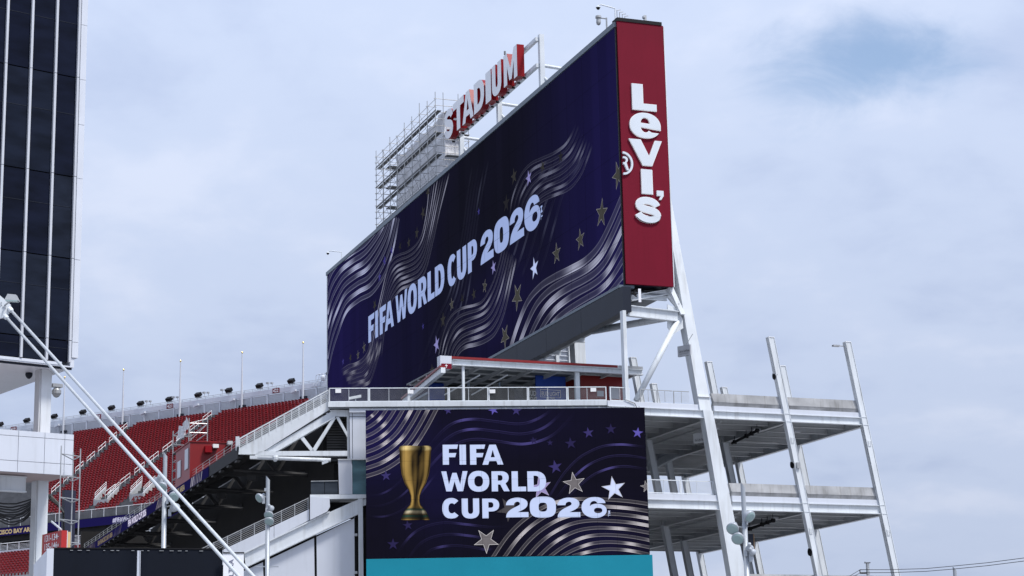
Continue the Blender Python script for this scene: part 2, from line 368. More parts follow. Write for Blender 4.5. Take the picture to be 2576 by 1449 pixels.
def put_text(txt, fn, height, m, parent, name='lettering', width=None, bold=0.02, color=None):
    """fn(x, y) in metres along/up the face -> point; returns the mesh part"""
    pts, fs, w = text_tris(txt, bold); sx = (width/w) if width else height
    b = MB()
    for p in pts: b.vert(fn(p[0]*sx, p[1]*height), color)
    b.f = [list(f) for f in fs]
    return b.build(name, m, parent)
def catmull(P, n=10):
    out = []
    for i in range(len(P)-1):
        p0, p1, p2, p3 = P[max(i-1, 0)], P[i], P[i+1], P[min(i+2, len(P)-1)]
        for k in range(n):
            t = k/n
            out.append(tuple(0.5*((2*p1[j])+(-p0[j]+p2[j])*t+(2*p0[j]-5*p1[j]+4*p2[j]-p3[j])*t*t+(-p0[j]+3*p1[j]-3*p2[j]+p3[j])*t**3) for j in (0, 1)))
    out.append(tuple(P[-1])); return out
# ================================================================== ground
g = MB(); S_ = 3000
g.poly([(-S_, -S_, 0), (S_, -S_, 0), (S_, S_, 0), (-S_, S_, 0)]); g.build('ground', ASPH, kind='structure')

# ================================================================== main planes
BRD = Plane(atY(1549, 53, 106), -20.4)          # face of the big board; n points away from the field
BN = BRD.n                                       # to the right / away from viewer side
RED = Plane(BRD.p, 69.6)                         # end face
A = Plane(BRD.px(1590, 1012), 68); vA = dirv(-22); uA = A.u
AL = Plane(A.px(1532, 1005), 84.6); uL = AL.u; vL = dirv(84.6-90)
def Q(s, t, z): return V((A.p.x+uA.x*s+vA.x*t, A.p.y+uA.y*s+vA.y*t, z))
def QL(s, t, z): return V((AL.p.x+uL.x*s+vL.x*t, AL.p.y+uL.y*s+vL.y*t, z))
ZT, ZB, UL_, UR_ = 41.08, 26.20, 62.6, 0.10      # board: top, bottom, far end, near end
OUT = -1.0                                       # display side is -n
def c3(x, y): return ((1300+x*.6555)/1.59006, (650+y*.6555)/1.59006)
def crop(x0, y0, sc): return lambda x, y: ((x0+x/sc)/1.59006, (y0+y/sc)/1.59006)
c6 = crop(1300, 900, 2.195); c5b = crop(1700, 1050, 3.22); c4b = crop(1980, 400, 3.623)

# ================================================================== LED art helpers
def screen_base(pl, u0, u1, z0, z1, off, cfun, nu, nz, name, m, parent):
    b = MB()
    for j in range(nz+1):
        for i in range(nu+1):
            a, c = i/nu, j/nz; b.vert(pl.at(u0+(u1-u0)*a, z0+(z1-z0)*c, off), cfun(a, c))
    for j in range(nz):
        for i in range(nu):
            k = j*(nu+1)+i; b.f.append([k, k+1, k+nu+2, k+nu+1])
    return b.build(name, m, parent)
PROF = [(-.5, .0, 0), (-.45, .34, .25), (-.36, .10, .40), (-.1, .06, .7), (.1, .08, .7), (.28, .07, .35), (.40, .46, .3), (.47, .30, .1), (.5, .0, 0)]
def ribbon(b, pl, off, pts, wid, bright, tint, base, seed, lim, taper=0.15):
    u0, u1, z0, z1 = lim; P = catmull(pts, 9); n = len(P); rnd = random.Random(seed); ph = rnd.uniform(0, 6); f1 = rnd.uniform(1.3, 2.2)
    k = len(b.v); m = len(PROF)
    for i, p in enumerate(P):
        a, c = P[max(0, i-1)], P[min(n-1, i+1)]; dx, dz = c[0]-a[0], c[1]-a[1]; L_ = math.hypot(dx, dz) or 1
        t = i/(n-1); tp = min(1, t/taper, (1-t)/taper) if taper > 0 else 1
        pu = max(0, math.sin(ph+t*6.28*f1))**3; mod = 0.42+0.85*pu
        for (o, br, bd) in PROF:
            q = (p[0]-dz/L_*o*wid, p[1]+dx/L_*o*wid)
            q = (min(max(q[0], u0), u1), min(max(q[1], z0), z1))
            v = (br*mod+bd*pu*.5)*bright*(0.25+0.75*tp); bs_ = base((q[0]-u0)/(u1-u0), (q[1]-z0)/(z1-z0)) if callable(base) else base; fade = min(1.0, tp*1.5) if taper > 0 else 1
            col = tuple(bs_[j]*(1-min(1, v*1.2)*fade)+tint[j]*v*fade for j in range(3))
            b.vert(pl.at(q[0], q[1], off), col)
    for i in range(n-1):
        for j in range(m-1): b.f.append([k+i*m+j, k+i*m+j+1, k+(i+1)*m+j+1, k+(i+1)*m+j])
def family(name, pl, off, first, last, n, cf, wid, bright, tint, base, lim, parent, taper=0.15, seed=0, m=None):
    A_ = [pl.uv(*cf(*p)) for p in first]; Z_ = [pl.uv(*cf(*p)) for p in last]; b = MB()
    for k in range(n):
        t = k/(n-1) if n > 1 else 0
        pts = [(a[0]*(1-t)+z[0]*t, a[1]*(1-t)+z[1]*t) for a, z in zip(A_, Z_)]
        w = wid if not isinstance(wid, tuple) else wid[0]*(1-t)+wid[1]*t
        ribbon(b, pl, off, pts, w, bright, tint, base, seed+k, lim, taper)
    b.sm = True
    return b.build(name, m or LED, parent, kind='stuff')
def star(pl, off, cpix, half, rot, fill, edge, parent, lim, skew=1.0, m=None):
    u, z = pl.uv(*cpix); u2, z2 = pl.uv(cpix[0], cpix[1]-half); r = abs(z2-z); b = MB(); u0, u1, z0, z1 = lim
    def ring(f):
        o = []
        for k in range(10):
            rr = r*(1 if k % 2 == 0 else .42); rr = rr*f if k % 2 == 0 else rr*(f*.92); t = R(90+rot+36*k)
            o.append((min(max(u-rr*math.cos(t)*skew, u0), u1), min(max(z+rr*math.sin(t), z0), z1)))
        return o
    o, i = ring(1.0), ring(.89); k = 0
    for p in o: b.vert(pl.at(p[0], p[1], off), edge)
    for p in i: b.vert(pl.at(p[0], p[1], off), tuple((a*.6+c*.4) for a, c in zip(fill, edge)))
    for p in ring(.85): b.vert(pl.at(p[0], p[1], off), fill)
    c = b.vert(pl.at(min(max(u, u0), u1), min(max(z, z0), z1), off), tuple(x*1.12 for x in fill))
    for q in range(10):
        j = (q+1) % 10; b.f.append([q, j, 10+j, 10+q]); b.f.append([10+q, 10+j, 20+j, 20+q]); b.f.append([20+q, 20+j, c])
    return b.build('star_graphic', m or LED, parent)

# ================================================================== the big video board
board = thing('video_board', 'huge navy video board reading FIFA WORLD CUP 2026 above the stadium end', 'video board', BRD.at(30, ZB, 1.5))
b = MB(); b.box(BRD.at(UR_, ZB, 0.06), BRD.u*(UL_-UR_), BN*2.75, ZUP*(ZT-ZB)); b.build('cabinet', CHAR, board)
NAVY, INK = lin((24, 20, 66)), lin((15, 15, 27))
PCOL = [random.Random(k).uniform(.88, 1.10) for k in range(80)]
def bcol(a, c):      # a: 0 near end, 1 far end
    k = max(math.exp(-((a-.0)/.17)**2)*(.45+.55*(1-c*.45)), .95*math.exp(-((a-1.0)/.30)**2), .55*math.exp(-((a-.30)/.16)**2)*math.exp(-((c-.18)/.25)**2), .28*math.exp(-((a-.62)/.1)**2))
    k += .03*math.sin(a*37+c*9); k = min(1, max(0, k)); f = PCOL[min(79, int(a*49.999))]; return tuple(f*(x*(1-k)+y*k) for x, y in zip(INK, NAVY))
screen_base(BRD, UR_, UL_, ZB, ZT, OUT*0.0, bcol, 160, 40, 'screen', LED, board)
LIMB = (UR_+.02, UL_-.02, ZB+.02, ZT-.02)
WARM, COOL = lin((196, 192, 190)), lin((176, 184, 226))
def mixc(a, b_, t): return tuple(x*(1-t)+y*t for x, y in zip(a, b_))
o1 = OUT*.012
# upper left sheaf
family('ribbon_graphic', BRD, o1, [(25,520),(50,440),(90,370),(150,310),(240,245),(310,200),(370,150),(470,20),(530,-90)],
       [(25,1300),(65,1110),(115,950),(190,760),(300,660),(420,590),(530,420),(600,210),(650,-60)], 7, c6, (.48, .38), 1.75, mixc(WARM, COOL, .8), bcol, LIMB, board, 0, 11)
family('ribbon_graphic', BRD, o1*1.1, [(262,1190),(300,1010),(345,800),(383,650),(415,590),(455,563),(500,547),(545,515),(583,460),(605,390),(625,270),(640,100)],
       [(345,1190),(365,1020),(405,856),(435,806),(470,770),(508,755),(545,738),(582,713),(620,640),(660,480),(702,290),(760,60)], 8, c3, (.18, .21), 1.0, mixc(WARM, COOL, .6), bcol, LIMB, board, .04, 31)
family('ribbon_graphic', BRD, o1*1.2, [(400,1010),(380,1110),(335,1180),(270,1222),(205,1240),(140,1285)], [(500,1000),(470,1150),(430,1290),(390,1380),(320,1412),(230,1440)], 7, c6, (.30, .30), .7, mixc(WARM, COOL, .4), bcol, LIMB, board, .12, 51)
# lower middle sheaf
family('ribbon_graphic', BRD, o1*1.3, [(172,1230),(215,1010),(260,860),(320,720),(410,625),(510,580),(640,550),(740,500),(830,360),(900,200),(965,-20),(1010,-230)],
       [(405,1230),(440,1160),(490,1110),(560,1075),(640,1060),(760,1020),(880,940),(955,820),(1010,680),(1060,490),(1112,240),(1180,-60)], 7, c5b, (.19, .28), .95, mixc(WARM, COOL, .55), bcol, LIMB, board, .05, 71)
# upper right sheaf
family('ribbon_graphic', BRD, o1*1.4, [(215,1700),(250,1449),(320,1230),(400,1060),(520,930),(680,850),(840,780),(1000,670),(1100,530),(1185,330)],
       [(560,1700),(620,1530),(700,1455),(800,1405),(900,1365),(1040,1310),(1150,1220),(1260,1060),(1340,860),(1415,650)], 8, c4b, (.21, .21), .6, mixc(WARM, COOL, .7), bcol, LIMB, board, .18, 91)
# lower right sheaf
family('ribbon_graphic', BRD, o1*1.5, [(1125,1160),(1175,1000),(1235,855),(1310,762),(1400,702),(1500,652),(1590,600),(1670,515),(1745,370),(1815,205)],
       [(1420,985),(1470,952),(1530,925),(1600,890),(1660,855),(1702,828),(1742,790),(1772,752),(1797,720),(1822,690)], 6, c3, (.50, .38), 1.5, mixc(WARM, COOL, .6), bcol, LIMB, board, 0, 113)
# faint ghosts in the dark middle
family('ribbon_graphic', BRD, o1*.8, [(560,1300),(640,1080),(700,930),(760,800),(800,640),(840,430),(870,200),(900,20)], [(760,1180),(800,1040),(850,900),(880,760),(905,560),(930,360),(960,180),(1000,-20)], 6, c3, .28, .16, COOL, bcol, LIMB, board, .2, 131)
family('ribbon_graphic', BRD, o1*.85, [(1060,700),(1120,520),(1180,330),(1260,170),(1330,60),(1420,-60)], [(1300,700),(1350,560),(1400,380),(1450,200),(1520,60),(1640,-100)], 6, c3, .3, .13, COOL, bcol, LIMB, board, .2, 151)
GREY_S, WHT_S, VIO_S, BLU_S = lin((60, 60, 57)), lin((176, 190, 232)), lin((128, 126, 180)), lin((66, 62, 140))
EDG = lin((205, 205, 210))
bs = [((1690,310),95,-12,'g'),((1560,470),72,4,'g'),((1415,556),70,0,'g'),((1280,645),76,8,'w'),((1175,818),92,25,'g'),((1100,1062),80,-36,'g'),((1790,75),92,14,'g'),
      ((1155,85),54,5,'d'),((1108,250),60,-6,'k'),((1030,640),48,10,'v'),((977,755),46,-14,'g'),((910,805),42,10,'d'),((840,832),40,22,'k'),((775,866),42,4,'g'),((722,962),52,-4,'d'),
      ((683,1110),60,12,'v'),((655,1270),45,0,'d'),((600,308),46,16,'d'),((562,432),42,-12,'d'),((513,490),36,4,'d'),((460,512),34,16,'k'),((408,538),34,4,'b'),((305,870),42,36,'d'),
      ((240,1130),36,6,'g'),((203,1175),32,0,'g'),((157,1192),32,14,'d'),((112,1215),28,4,'b'),((630,178),44,20,'d'),((365,600),40,8,'b'),((335,700),36,-8,'b'),((1245,95),52,8,'v'),((1330,25),44,14,'d'),((1440,-35),44,-10,'k'),((1075,455),46,10,'k'),((600,1000),24,4,'b'),((940,300),26,0,'b'),((1010,560),22,0,'b')]
for (p, h, r_, k) in bs:
    fill = {'g': GREY_S, 'd': mixc(GREY_S, INK, .45), 'k': mixc(GREY_S, INK, .75), 'w': WHT_S, 'v': VIO_S, 'b': mixc(BLU_S, INK, .35)}[k]
    edge = {'g': mixc(EDG, GREY_S, .62), 'd': mixc(GREY_S, INK, .2), 'k': mixc(GREY_S, INK, .6), 'w': lin((60,60,62)), 'v': mixc(VIO_S, INK, .3), 'b': mixc(BLU_S, INK, .6)}[k]
    q = c3(*p); star(BRD, OUT*.024, q, h*.6555/1.59, r_, fill, edge, board, LIMB)
# lettering on the board
c1t = crop(1440, 1050, 4.1404); c2t = crop(1780, 750, 3.9167); BZ0, BZ1 = 32.75, 34.88
TXT = lin((152, 170, 218))
def board_letter(ch, xl, xr, cf, s, t, dz=0):
    zl = 33.8; ul = BRD.u_at(cf(xl, 0)[0], zl); ur = BRD.u_at(cf(xr, 0)[0], zl); h = BZ1-BZ0; w = (ul-ur)/h
    b = MB(); b.loops(glyph(ch, w, s, t), lambda x, y, d: BRD.at(ul-x*h, BZ0+y*h, OUT*(.036+dz)))
    b.c = [TXT]*len(b.v); b.build('letter_'+ch, LED, board)
for ch, xl, xr in (('F',145,247),('I',260,306),('F',335,440),('A',418,567),('W',597,790),('O',795,950),('R',970,1112),('L',1127,1240),('D',1250,1405)): board_letter(ch, xl, xr, c1t, .36, .19)
for ch, xl, xr in (('C',48,182),('U',196,342),('P',366,510)): board_letter(ch, xl, xr, c2t, .36, .19)
for ch, xl, xr in (('2',563,765),('0',775,1012),('2',1020,1242),('6',1250,1500)): board_letter(ch, xl, xr, c2t, .45, .23)
uTM = BRD.u_at(c2t(1536, 0)[0], 33.2)
put_text('TM', lambda x, y: BRD.at(uTM+y, 33.0+x, OUT*.036), .32, LED, board, 'trademark_letters', color=TXT, width=.85)
sm_ = MB()
for k in range(1, 25): sm_.poly([BRD.at(UR_+k*2.5+d, z, OUT*.045) for d, z in ((0, ZB), (.018, ZB), (.018, ZT), (0, ZT))], (.001, .001, .002))
for k in range(1, 6): sm_.poly([BRD.at(u, ZB+k*2.5+d, OUT*.046) for u, d in ((UR_, 0), (UL_, 0), (UL_, .012), (UR_, .012))], (.001, .001, .002))
sm_.build('module_seams', LED, board, kind='stuff')
# trims: top coping, near-end corner, bottom ledge, underside walkway fascia
b = MB(); b.box(BRD.at(UR_-.06, ZT, OUT*.10), BRD.u*(UL_-UR_+.3), BN*3.0, ZUP*.30); b.build('top_coping', CHAR_L, board)
b = MB(); b.box(BRD.at(UR_-.10, ZB-.05, OUT*.05), BRD.u*.10, BN*.10, ZUP*(ZT-ZB+.04)); b.build('corner_trim', BLACK, board)
b = MB(); b.box(BRD.at(UL_, ZB-.05, OUT*.06), BRD.u*.12, BN*2.8, ZUP*(ZT-ZB+.04)); b.build('end_trim', W_STEEL, board)
b = MB(); b.box(BRD.at(UR_-.05, ZB-.20, OUT*.32), BRD.u*(UL_-UR_), BN*.9, ZUP*.16); b.build('bottom_ledge', CHAR_L, board)
zf0, zf1 = BRD.uv(1582, 783)[1], ZB-.22
seams = [BRD.u_at(x, (zf0+zf1)/2) for x in (1474, 1386, 1312, 1258)]
us = [-.32]+seams+[30, 36, 42, 48, 54, UL_]
for i in range(len(us)-1):
    b = MB(); b.box(BRD.at(us[i]+.012, zf0, OUT*.30), BRD.u*(us[i+1]-us[i]-.024), BN*.5, ZUP*(zf1-zf0)); b.build('fascia_panel', CHAR, board)
b = MB(); b.box(BRD.at(-.30, zf0+.02, OUT*.26), BRD.u*(UL_), BN*.42, ZUP*(zf1-zf0-.04)); b.build('fascia_core', BLACK, board)
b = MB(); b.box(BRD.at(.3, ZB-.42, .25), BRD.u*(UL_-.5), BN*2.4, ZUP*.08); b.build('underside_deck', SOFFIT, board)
for k in range(16):
    b = MB(); b.ibeam(BRD.at(.5+k*4.0, ZB-.55, .25), BRD.at(.5+k*4.0, ZB-.55, 2.7), BRD.u*.2, ZUP*.26); b.build('cross_beam', W_STEEL, board)
b = MB()
for k in range(5):
    b.beam(BRD.at(-.28, ZB-.3-.14*k, -.1), BRD.at(-.28, ZB-.75+.1*k, .55), BRD.u*.05, ZUP*.05)
b.build('end_bracing', BLACK, board)
b = MB(); b.box(BRD.at(-.36, ZB-1.05, .62), BRD.u*.02, BN*.16, ZUP*.75); b.build('torn_strip', SHEET, board)

# ================================================================== crimson end panel
endp = thing('brand_panel', 'tall crimson end panel with vertical white brand lettering', 'sign panel', RED.at(1.5, 26.6, 0))
ztr = 41.40; zbr = RED.uv(1630, 718)[1]; wr = RED.uv(1692, 700)[0]
b = MB(); b.box(RED.at(.03, zbr, .10), RED.u*(wr-.03), V((RED.n))*-.6, ZUP*(ztr-zbr)); b.build('panel', RED_SIGN, endp)
b = MB(); b.box(RED.at(.02, ztr, .14), RED.u*(wr-.12), RED.n*-.7, ZUP*.20); b.build('coping', BLACK, endp)
b = MB(); b.box(RED.at(wr, zbr-.02, .12), RED.u*.05, RED.n*-.55, ZUP*(ztr-zbr-.05)); b.build('side_trim', W_STEEL, endp)
lv = crop(2480, 320, 2.415)
def red_letter(ch, xl, xr, yt, yb, nm, s=.36, t=.25):
    xm, ym = (xl+xr)/2, (yt+yb)/2
    ul = RED.uv(*lv(xl, ym))[0]; ur = RED.uv(*lv(xr, ym))[0]; z1 = RED.uv(*lv(xm, yt))[1]; z0 = RED.uv(*lv(xm, yb))[1]; dz_ = (z1-z0)*.022; z0 += dz_*1.2; z1 -= dz_; h = z1-z0; w = (ur-ul)/h
    fn = lambda o: (lambda x, y, d: RED.at(ul+x*h, z0+y*h, .10+o+d))
    L_ = glyph(ch, w, s, t)
    b = MB(); b.loops(L_, fn(.11), .11); p = b.build('letter_'+nm, RIM, endp)
    cxm = sum(q[0] for q in L_[0])/len(L_[0]); cym = sum(q[1] for q in L_[0])/len(L_[0])
    f = MB(); ins = .022
    def inset(l, sg):
        n = len(l); o = []
        for i in range(n):
            a, c = l[i-1], l[(i+1) % n]; dx, dy = c[0]-a[0], c[1]-a[1]; m_ = math.hypot(dx, dy) or 1; o.append((l[i][0]-dy/m_*ins*sg, l[i][1]+dx/m_*ins*sg))
        return o
    area = sum(l0[0]*l1[1]-l1[0]*l0[1] for l0, l1 in zip(L_[0], L_[0][1:]+L_[0][:1]))
    L2 = [inset(L_[0], 1 if area > 0 else -1)]
    for h_ in L_[1:]:
        ar = sum(l0[0]*l1[1]-l1[0]*l0[1] for l0, l1 in zip(h_, h_[1:]+h_[:1])); L2.append(inset(h_, -1 if ar > 0 else 1))
    f.loops(L2, fn(.116)); f.build('letter_face', LETTER, p)
red_letter('L', 103, 336, 48, 312, 'L', .44, .25); red_letter('e', 80, 378, 322, 580, 'e'); red_letter('v', 75, 393, 583, 845, 'v')
red_letter('I', 193, 301, 868, 1118, 'i'); red_letter("'", 343, 407, 1077, 1170, 'apostrophe'); red_letter('s', 127, 392, 1137, 1395, 's')
uc, zc_ = RED.uv(*lv(4, 810)); rr = RED.uv(*lv(100, 810))[0]-uc; rz = zc_-RED.uv(*lv(5, 922))[1]; uc = max(uc, .06)
arc = [(math.cos(R(a))*rr, math.sin(R(a))*rz) for a in range(-90, 91, 9)]; arc2 = [(x*.80, y*.82) for x, y in arc][::-1]
b = MB(); b.loops([arc+arc2], lambda x, y, d: RED.at(uc+x, zc_+y, .22+d), .12); p = b.build('registered_mark_ring', LETTER, endp)
rp = [(0,.58*rz),(.18*rr,.58*rz)]+[(.18*rr+.30*rr*math.cos(R(a)), .30*rz+.28*rz*math.sin(R(a))) for a in range(80, -61, -20)]+[(.56*rr,-.6*rz),(.34*rr,-.6*rz),(.10*rr,-.10*rz),(0,-.10*rz),(0,.08*rz),(.16*rr,.08*rz),(.27*rr,.2*rz),(.27*rr,.34*rz),(.16*rr,.42*rz),(0,.42*rz)]
b = MB(); b.loops([rp], lambda x, y, d: RED.at(uc+x, zc_+y, .22+d), .12); b.build('registered_mark_letter', LETTER, endp)

# ================================================================== lower LED screen
SCR = Plane(AL.px(1288, 1030)-vL*1.3, 86.0)
cs = crop(1440, 1620, 2.1183)
su0 = SCR.uv(*cs(50, 600))[0]; su1 = SCR.uv(*cs(2432, 600))[0]; sz1 = SCR.uv(*cs(1200, 33))[1]; sz0 = SCR.uv(*cs(1200, 1284))[1]
lows = thing('led_screen', 'lower video screen with stacked FIFA WORLD CUP 2026 lettering below the terrace railing', 'video screen', SCR.at((su0+su1)/2, sz0, .2))
b = MB(); b.box(SCR.at(su0, sz0, -.03), SCR.u*(su1-su0), SCR.n*-.35, ZUP*(sz1-sz0)); b.build('cabinet', BLACK, lows)
SN, SI = lin((22, 18, 68)), lin((11, 9, 24))
def scol(a, c):
    k = max(math.exp(-((a-.05)/.16)**2-((c-.85)/.3)**2), .45*math.exp(-((a-.25)/.12)**2-((c-.55)/.35)**2), .35*math.exp(-((a-.8)/.2)**2-((c-.1)/.2)**2), .2*math.exp(-((a-.55)/.3)**2-((c-.9)/.2)**2))
    f = PCOL[(int(a*26)*7+int(c*14)*3) % 80]**.6; return tuple(f*(x*(1-k)+y*k) for x, y in zip(SI, SN))
SOUT = 1.0
screen_base(SCR, su0, su1, sz0, sz1, 0.0, scol, 80, 40, 'screen', LED, lows)
LIMS = (su0+.01, su1-.01, sz0+.01, sz1-.01); o2 = .012
CHROME, VIOL = lin((232, 226, 232)), lin((116, 108, 196))
family('ribbon_graphic', SCR, o2*.6, [(550,400),(680,240),(800,150),(960,120),(1150,140),(1350,160),(1500,120),(1640,30)], [(560,560),(700,410),(840,320),(980,290),(1150,305),(1400,330),(1640,250),(1850,30)], 3, cs, .14, .9, VIOL, scol, LIMS, lows, .3, 211)
family('ribbon_graphic', SCR, o2*.65, [(1590,800),(1700,620),(1800,500),(1900,420),(2050,352),(2200,335),(2330,345),(2440,362)], [(1680,860),(1800,740),(1900,650),(2000,580),(2120,535),(2230,520),(2340,530),(2440,550)], 3, cs, .12, .9, VIOL, scol, LIMS, lows, .25, 221)
family('ribbon_graphic', SCR, o2*.7, [(300,1290),(400,1140),(520,1045),(700,998),(900,1012),(1100,1035),(1250,1030)], [(530,1295),(600,1230),(700,1200),(820,1192),(950,1205),(1060,1225),(1150,1215)], 3, cs, .13, .5, VIOL, scol, LIMS, lows, .3, 231)
family('ribbon_graphic', SCR, o2*.75, [(50,770),(160,760),(280,700),(400,580),(520,420),(640,300)], [(50,940),(200,945),(340,900),(480,790),(600,640),(700,520)], 3, cs, .10, .3, VIOL, scol, LIMS, lows, .3, 241)
family('ribbon_graphic', SCR, o2, [(165,20),(140,55),(114,82),(92,100),(72,116),(46,134)], [(655,20),(565,190),(460,350),(335,468),(195,555),(46,606)], 8, cs, (.17, .21), 1.5, CHROME, scol, LIMS, lows, 0, 251)
family('ribbon_graphic', SCR, o2*1.1, [(2460,842),(2270,815),(2050,800),(1800,800),(1590,850),(1400,965),(1250,1110),(1120,1300)], [(2460,1270),(2340,1243),(2240,1228),(2140,1222),(2040,1226),(1950,1242),(1880,1258),(1800,1280)], 8, cs, (.19, .17), 1.5, CHROME, scol, LIMS, lows, 0, 271)
SG, SW, SV, SD = lin((110, 106, 110)), lin((205, 216, 250)), lin((150, 140, 190)), lin((56, 50, 104))
for (p, h, r_, k) in [((1815,665),100,8,'g'),((2150,708),108,8,'w'),((1530,700),98,10,'v'),((1070,1150),112,36,'g'),((220,600),48,4,'d'),((1935,236),50,8,'d'),((2352,236),50,-8,'b'),((1130,42),46,20,'b'),((1325,48),46,-6,'d'),((745,48),36,10,'d'),
        ((1655,525),62,10,'d'),((1785,325),54,6,'k'),((2125,205),50,0,'k'),((405,1020),46,8,'k'),((2425,692),52,10,'g'),((1262,885),110,30,'e'),((280,1180),54,0,'k'),((1470,300),34,10,'k'),((1610,320),30,0,'k')]:
    fill = {'g': SG, 'w': SW, 'v': SV, 'd': SD, 'b': lin((92, 84, 170)), 'k': mixc(SD, SI, .55), 'e': mixc(SG, SI, .6)}[k]; edge = {'g': lin((220,218,222)), 'w': lin((170,166,170)), 'v': lin((190,184,214))}.get(k, mixc(fill, SI, .4))
    star(SCR, o2*1.8, cs(*p), h*.472/1.59, r_, fill, edge, lows, LIMS, skew=-1.0)
# plain golden cup, a generic stand-in
cupc = 468
def cupx(x, y): return SCR.uv(*cs(x, y))
prof = [(975,122,'g'),(960,118,'d'),(940,112,'e'),(928,104,'d'),(905,92,'w'),(885,80,'e'),(866,64,'g'),(848,46,'g'),(815,38,'g'),(770,40,'g'),(720,58,'g'),(660,92,'g'),(590,116,'g'),(510,128,'g'),(440,132,'g'),(392,134,'g'),(372,138,'h'),(356,134,'h'),(346,118,'h')]
GC = {'g': lin((150, 122, 66)), 'd': lin((74, 60, 34)), 'e': lin((22, 66, 58)), 'w': lin((198, 186, 158)), 'h': lin((214, 190, 130))}
b = MB(); nx = 16
for (y, hw, k) in prof:
    for i in range(nx+1):
        t = -1+2*i/nx; sh = .10+1.25*math.exp(-((t+.42)/.22)**2)+.75*math.exp(-((t-.55)/.13)**2)+.12*math.cos(t*7+y*.02)+(.16*math.cos(t*22) if 400 < y < 780 else 0)
        b.vert(SCR.at(*cupx(cupc+hw*math.sin(t*math.pi/2), y), o2*2.2), tuple(min(1, c*sh) for c in GC[k]))
for j in range(len(prof)-1):
    for i in range(nx): k = j*(nx+1)+i; b.f.append([k, k+1, k+nx+2, k+nx+1])
b.sm = True; b.build('golden_cup_graphic', LED, lows)
STX = lin((198, 212, 250))
def scr_letter(ch, xl, xr, yt, yb, s, t, k=0):
    ym, xm = (yt+yb)/2, (xl+xr)/2
    ul, ur = SCR.uv(*cs(xl, ym))[0], SCR.uv(*cs(xr, ym))[0]; z1, z0 = SCR.uv(*cs(xm, yt))[1], SCR.uv(*cs(xm, yb))[1]; h = z1-z0
    b = MB(); b.loops(glyph(ch, (ur-ul)/h, s, t), lambda x, y, d: SCR.at(ul+x*h, z0+y*h, o2*2.8)); b.c = [STX]*len(b.v); b.build('letter_'+ch, LED, lows)
for ch, a, c in (('F',700,832),('I',843,898),('F',932,1062),('A',1036,1213)): scr_letter(ch, a, c, 337, 506, .31, .22)
for ch, a, c in (('W',690,912),('O',915,1095),('R',1115,1266),('L',1285,1406),('D',1418,1576)): scr_letter(ch, a, c, 562, 732, .31, .22)
for ch, a, c in (('C',697,842),('U',862,1010),('P',1036,1180)): scr_letter(ch, a, c, 792, 960, .31, .22)
for ch, a, c in (('2',1236,1426),('0',1438,1660),('2',1672,1865),('6',1876,2089)): scr_letter(ch, a, c, 780, 952, .38, .25)
ut, zt_ = SCR.uv(*cs(2098, 945)); put_text('TM', lambda x, y: SCR.at(ut+.0+.12-y+.02, zt_+x, o2*2.8), .12, LED, lows, 'trademark_letters', color=STX, width=.30)
sm_ = MB()
for k in range(1, 15): sm_.poly([SCR.at(su0+k*1.0+d, z, o2*3.6) for d, z in ((0, sz0), (.007, sz0), (.007, sz1), (0, sz1))], (.002, .002, .004))
for k in range(1, 8): sm_.poly([SCR.at(u, sz0+k*1.0+d, o2*3.7) for u, d in ((su0, 0), (su1, 0), (su1, .007), (su0, .007))], (.002, .002, .004))
sm_.build('module_seams', LED, lows, kind='stuff')
tk = MB()
for k in range(21):
    u = su0+.3+k*(su1-su0-.6)/20; tk.box(SCR.at(u, sz1, -.12), SCR.u*.04, SCR.n*.05, ZUP*.09)
tk.build('lifting_lugs', GALV, lows, kind='stuff')
bw = thing('teal_banner', 'plain teal banner hung under the lower video screen', 'banner', SCR.at((su0+su1)/2, sz0-4, .3))
zb1 = SCR.uv(*cs(1200, 1284))[1]-.03
b = MB(); nn = 30
for i in range(nn+1):
    a = i/nn
    for j in range(9):
        b.vert(SCR.at(su0+(su1-su0+.12)*a, zb1-4.6*j/8, .06+.02*math.sin(a*60)*(j/8)+.012*math.sin(a*23+j)))
for i in range(nn):
    for j in range(8): k = i*9+j; b.f.append([k, k+9, k+10, k+1])
b.sm = True; b.build('cloth', TEAL, bw)
b = MB(); b.box(SCR.at(su0, zb1-4.6, -.03), SCR.u*(su1-su0), SCR.n*-.25, ZUP*4.55); b.build('frame', BLACK, bw)
# ================================================================== STADIUM sign
SG_OFF = 1.0
ST = Plane(BRD.p+BN*SG_OFF, -20.4); sc_ = crop(1450, 150, 1.811); SZ0, SZ1 = 44.12, 46.30
sgn = thing('rooftop_sign', 'white and red block letters STADIUM on a white frame above the video board', 'sign', ST.at(25, ZT+.30))
def st_u(x, off=0.0): return Plane(ST.p+BN*off, -20.4).u_at(sc_(x, 0)[0], 45.2)
for ch, xl, xr, s in (('S',622,686,.52),('T',685,764,.34),('A',752,832,.4),('D',837,911,.33),('I',922,961,.6),('U',968,1036,.33),('M',1054,1151,.29)):
    ul, ur = st_u(xl), st_u(xr); h = SZ1-SZ0; w = (ul-ur)/h
    fn = lambda x, y, d: ST.at(ul-x*h, SZ0+y*h, -.30-d)      # d is negative behind the face
    lp = glyph(ch, w, min(s, w), .24)
    b = MB(); b.loops(lp, fn, .50, front=False); k = b.build('letter_return', RED_GLOSS, sgn)
    f = MB(); f.loops(lp, lambda x, y, d: ST.at(ul-x*h, SZ0+y*h, -.305)); f.build('letter_'+ch, LETTER_W, sgn)
uM, uS = st_u(1150), st_u(640)
for zz in (SZ0+.05, SZ1-.35):
    uP = st_u(1290, .7); b = MB(); b.box(ST.at(uP-.16, zz, .32), BRD.u*(uS-uP+.6), BN*.21, ZUP*.26); b.build('carrier_beam', W_STEEL, sgn)
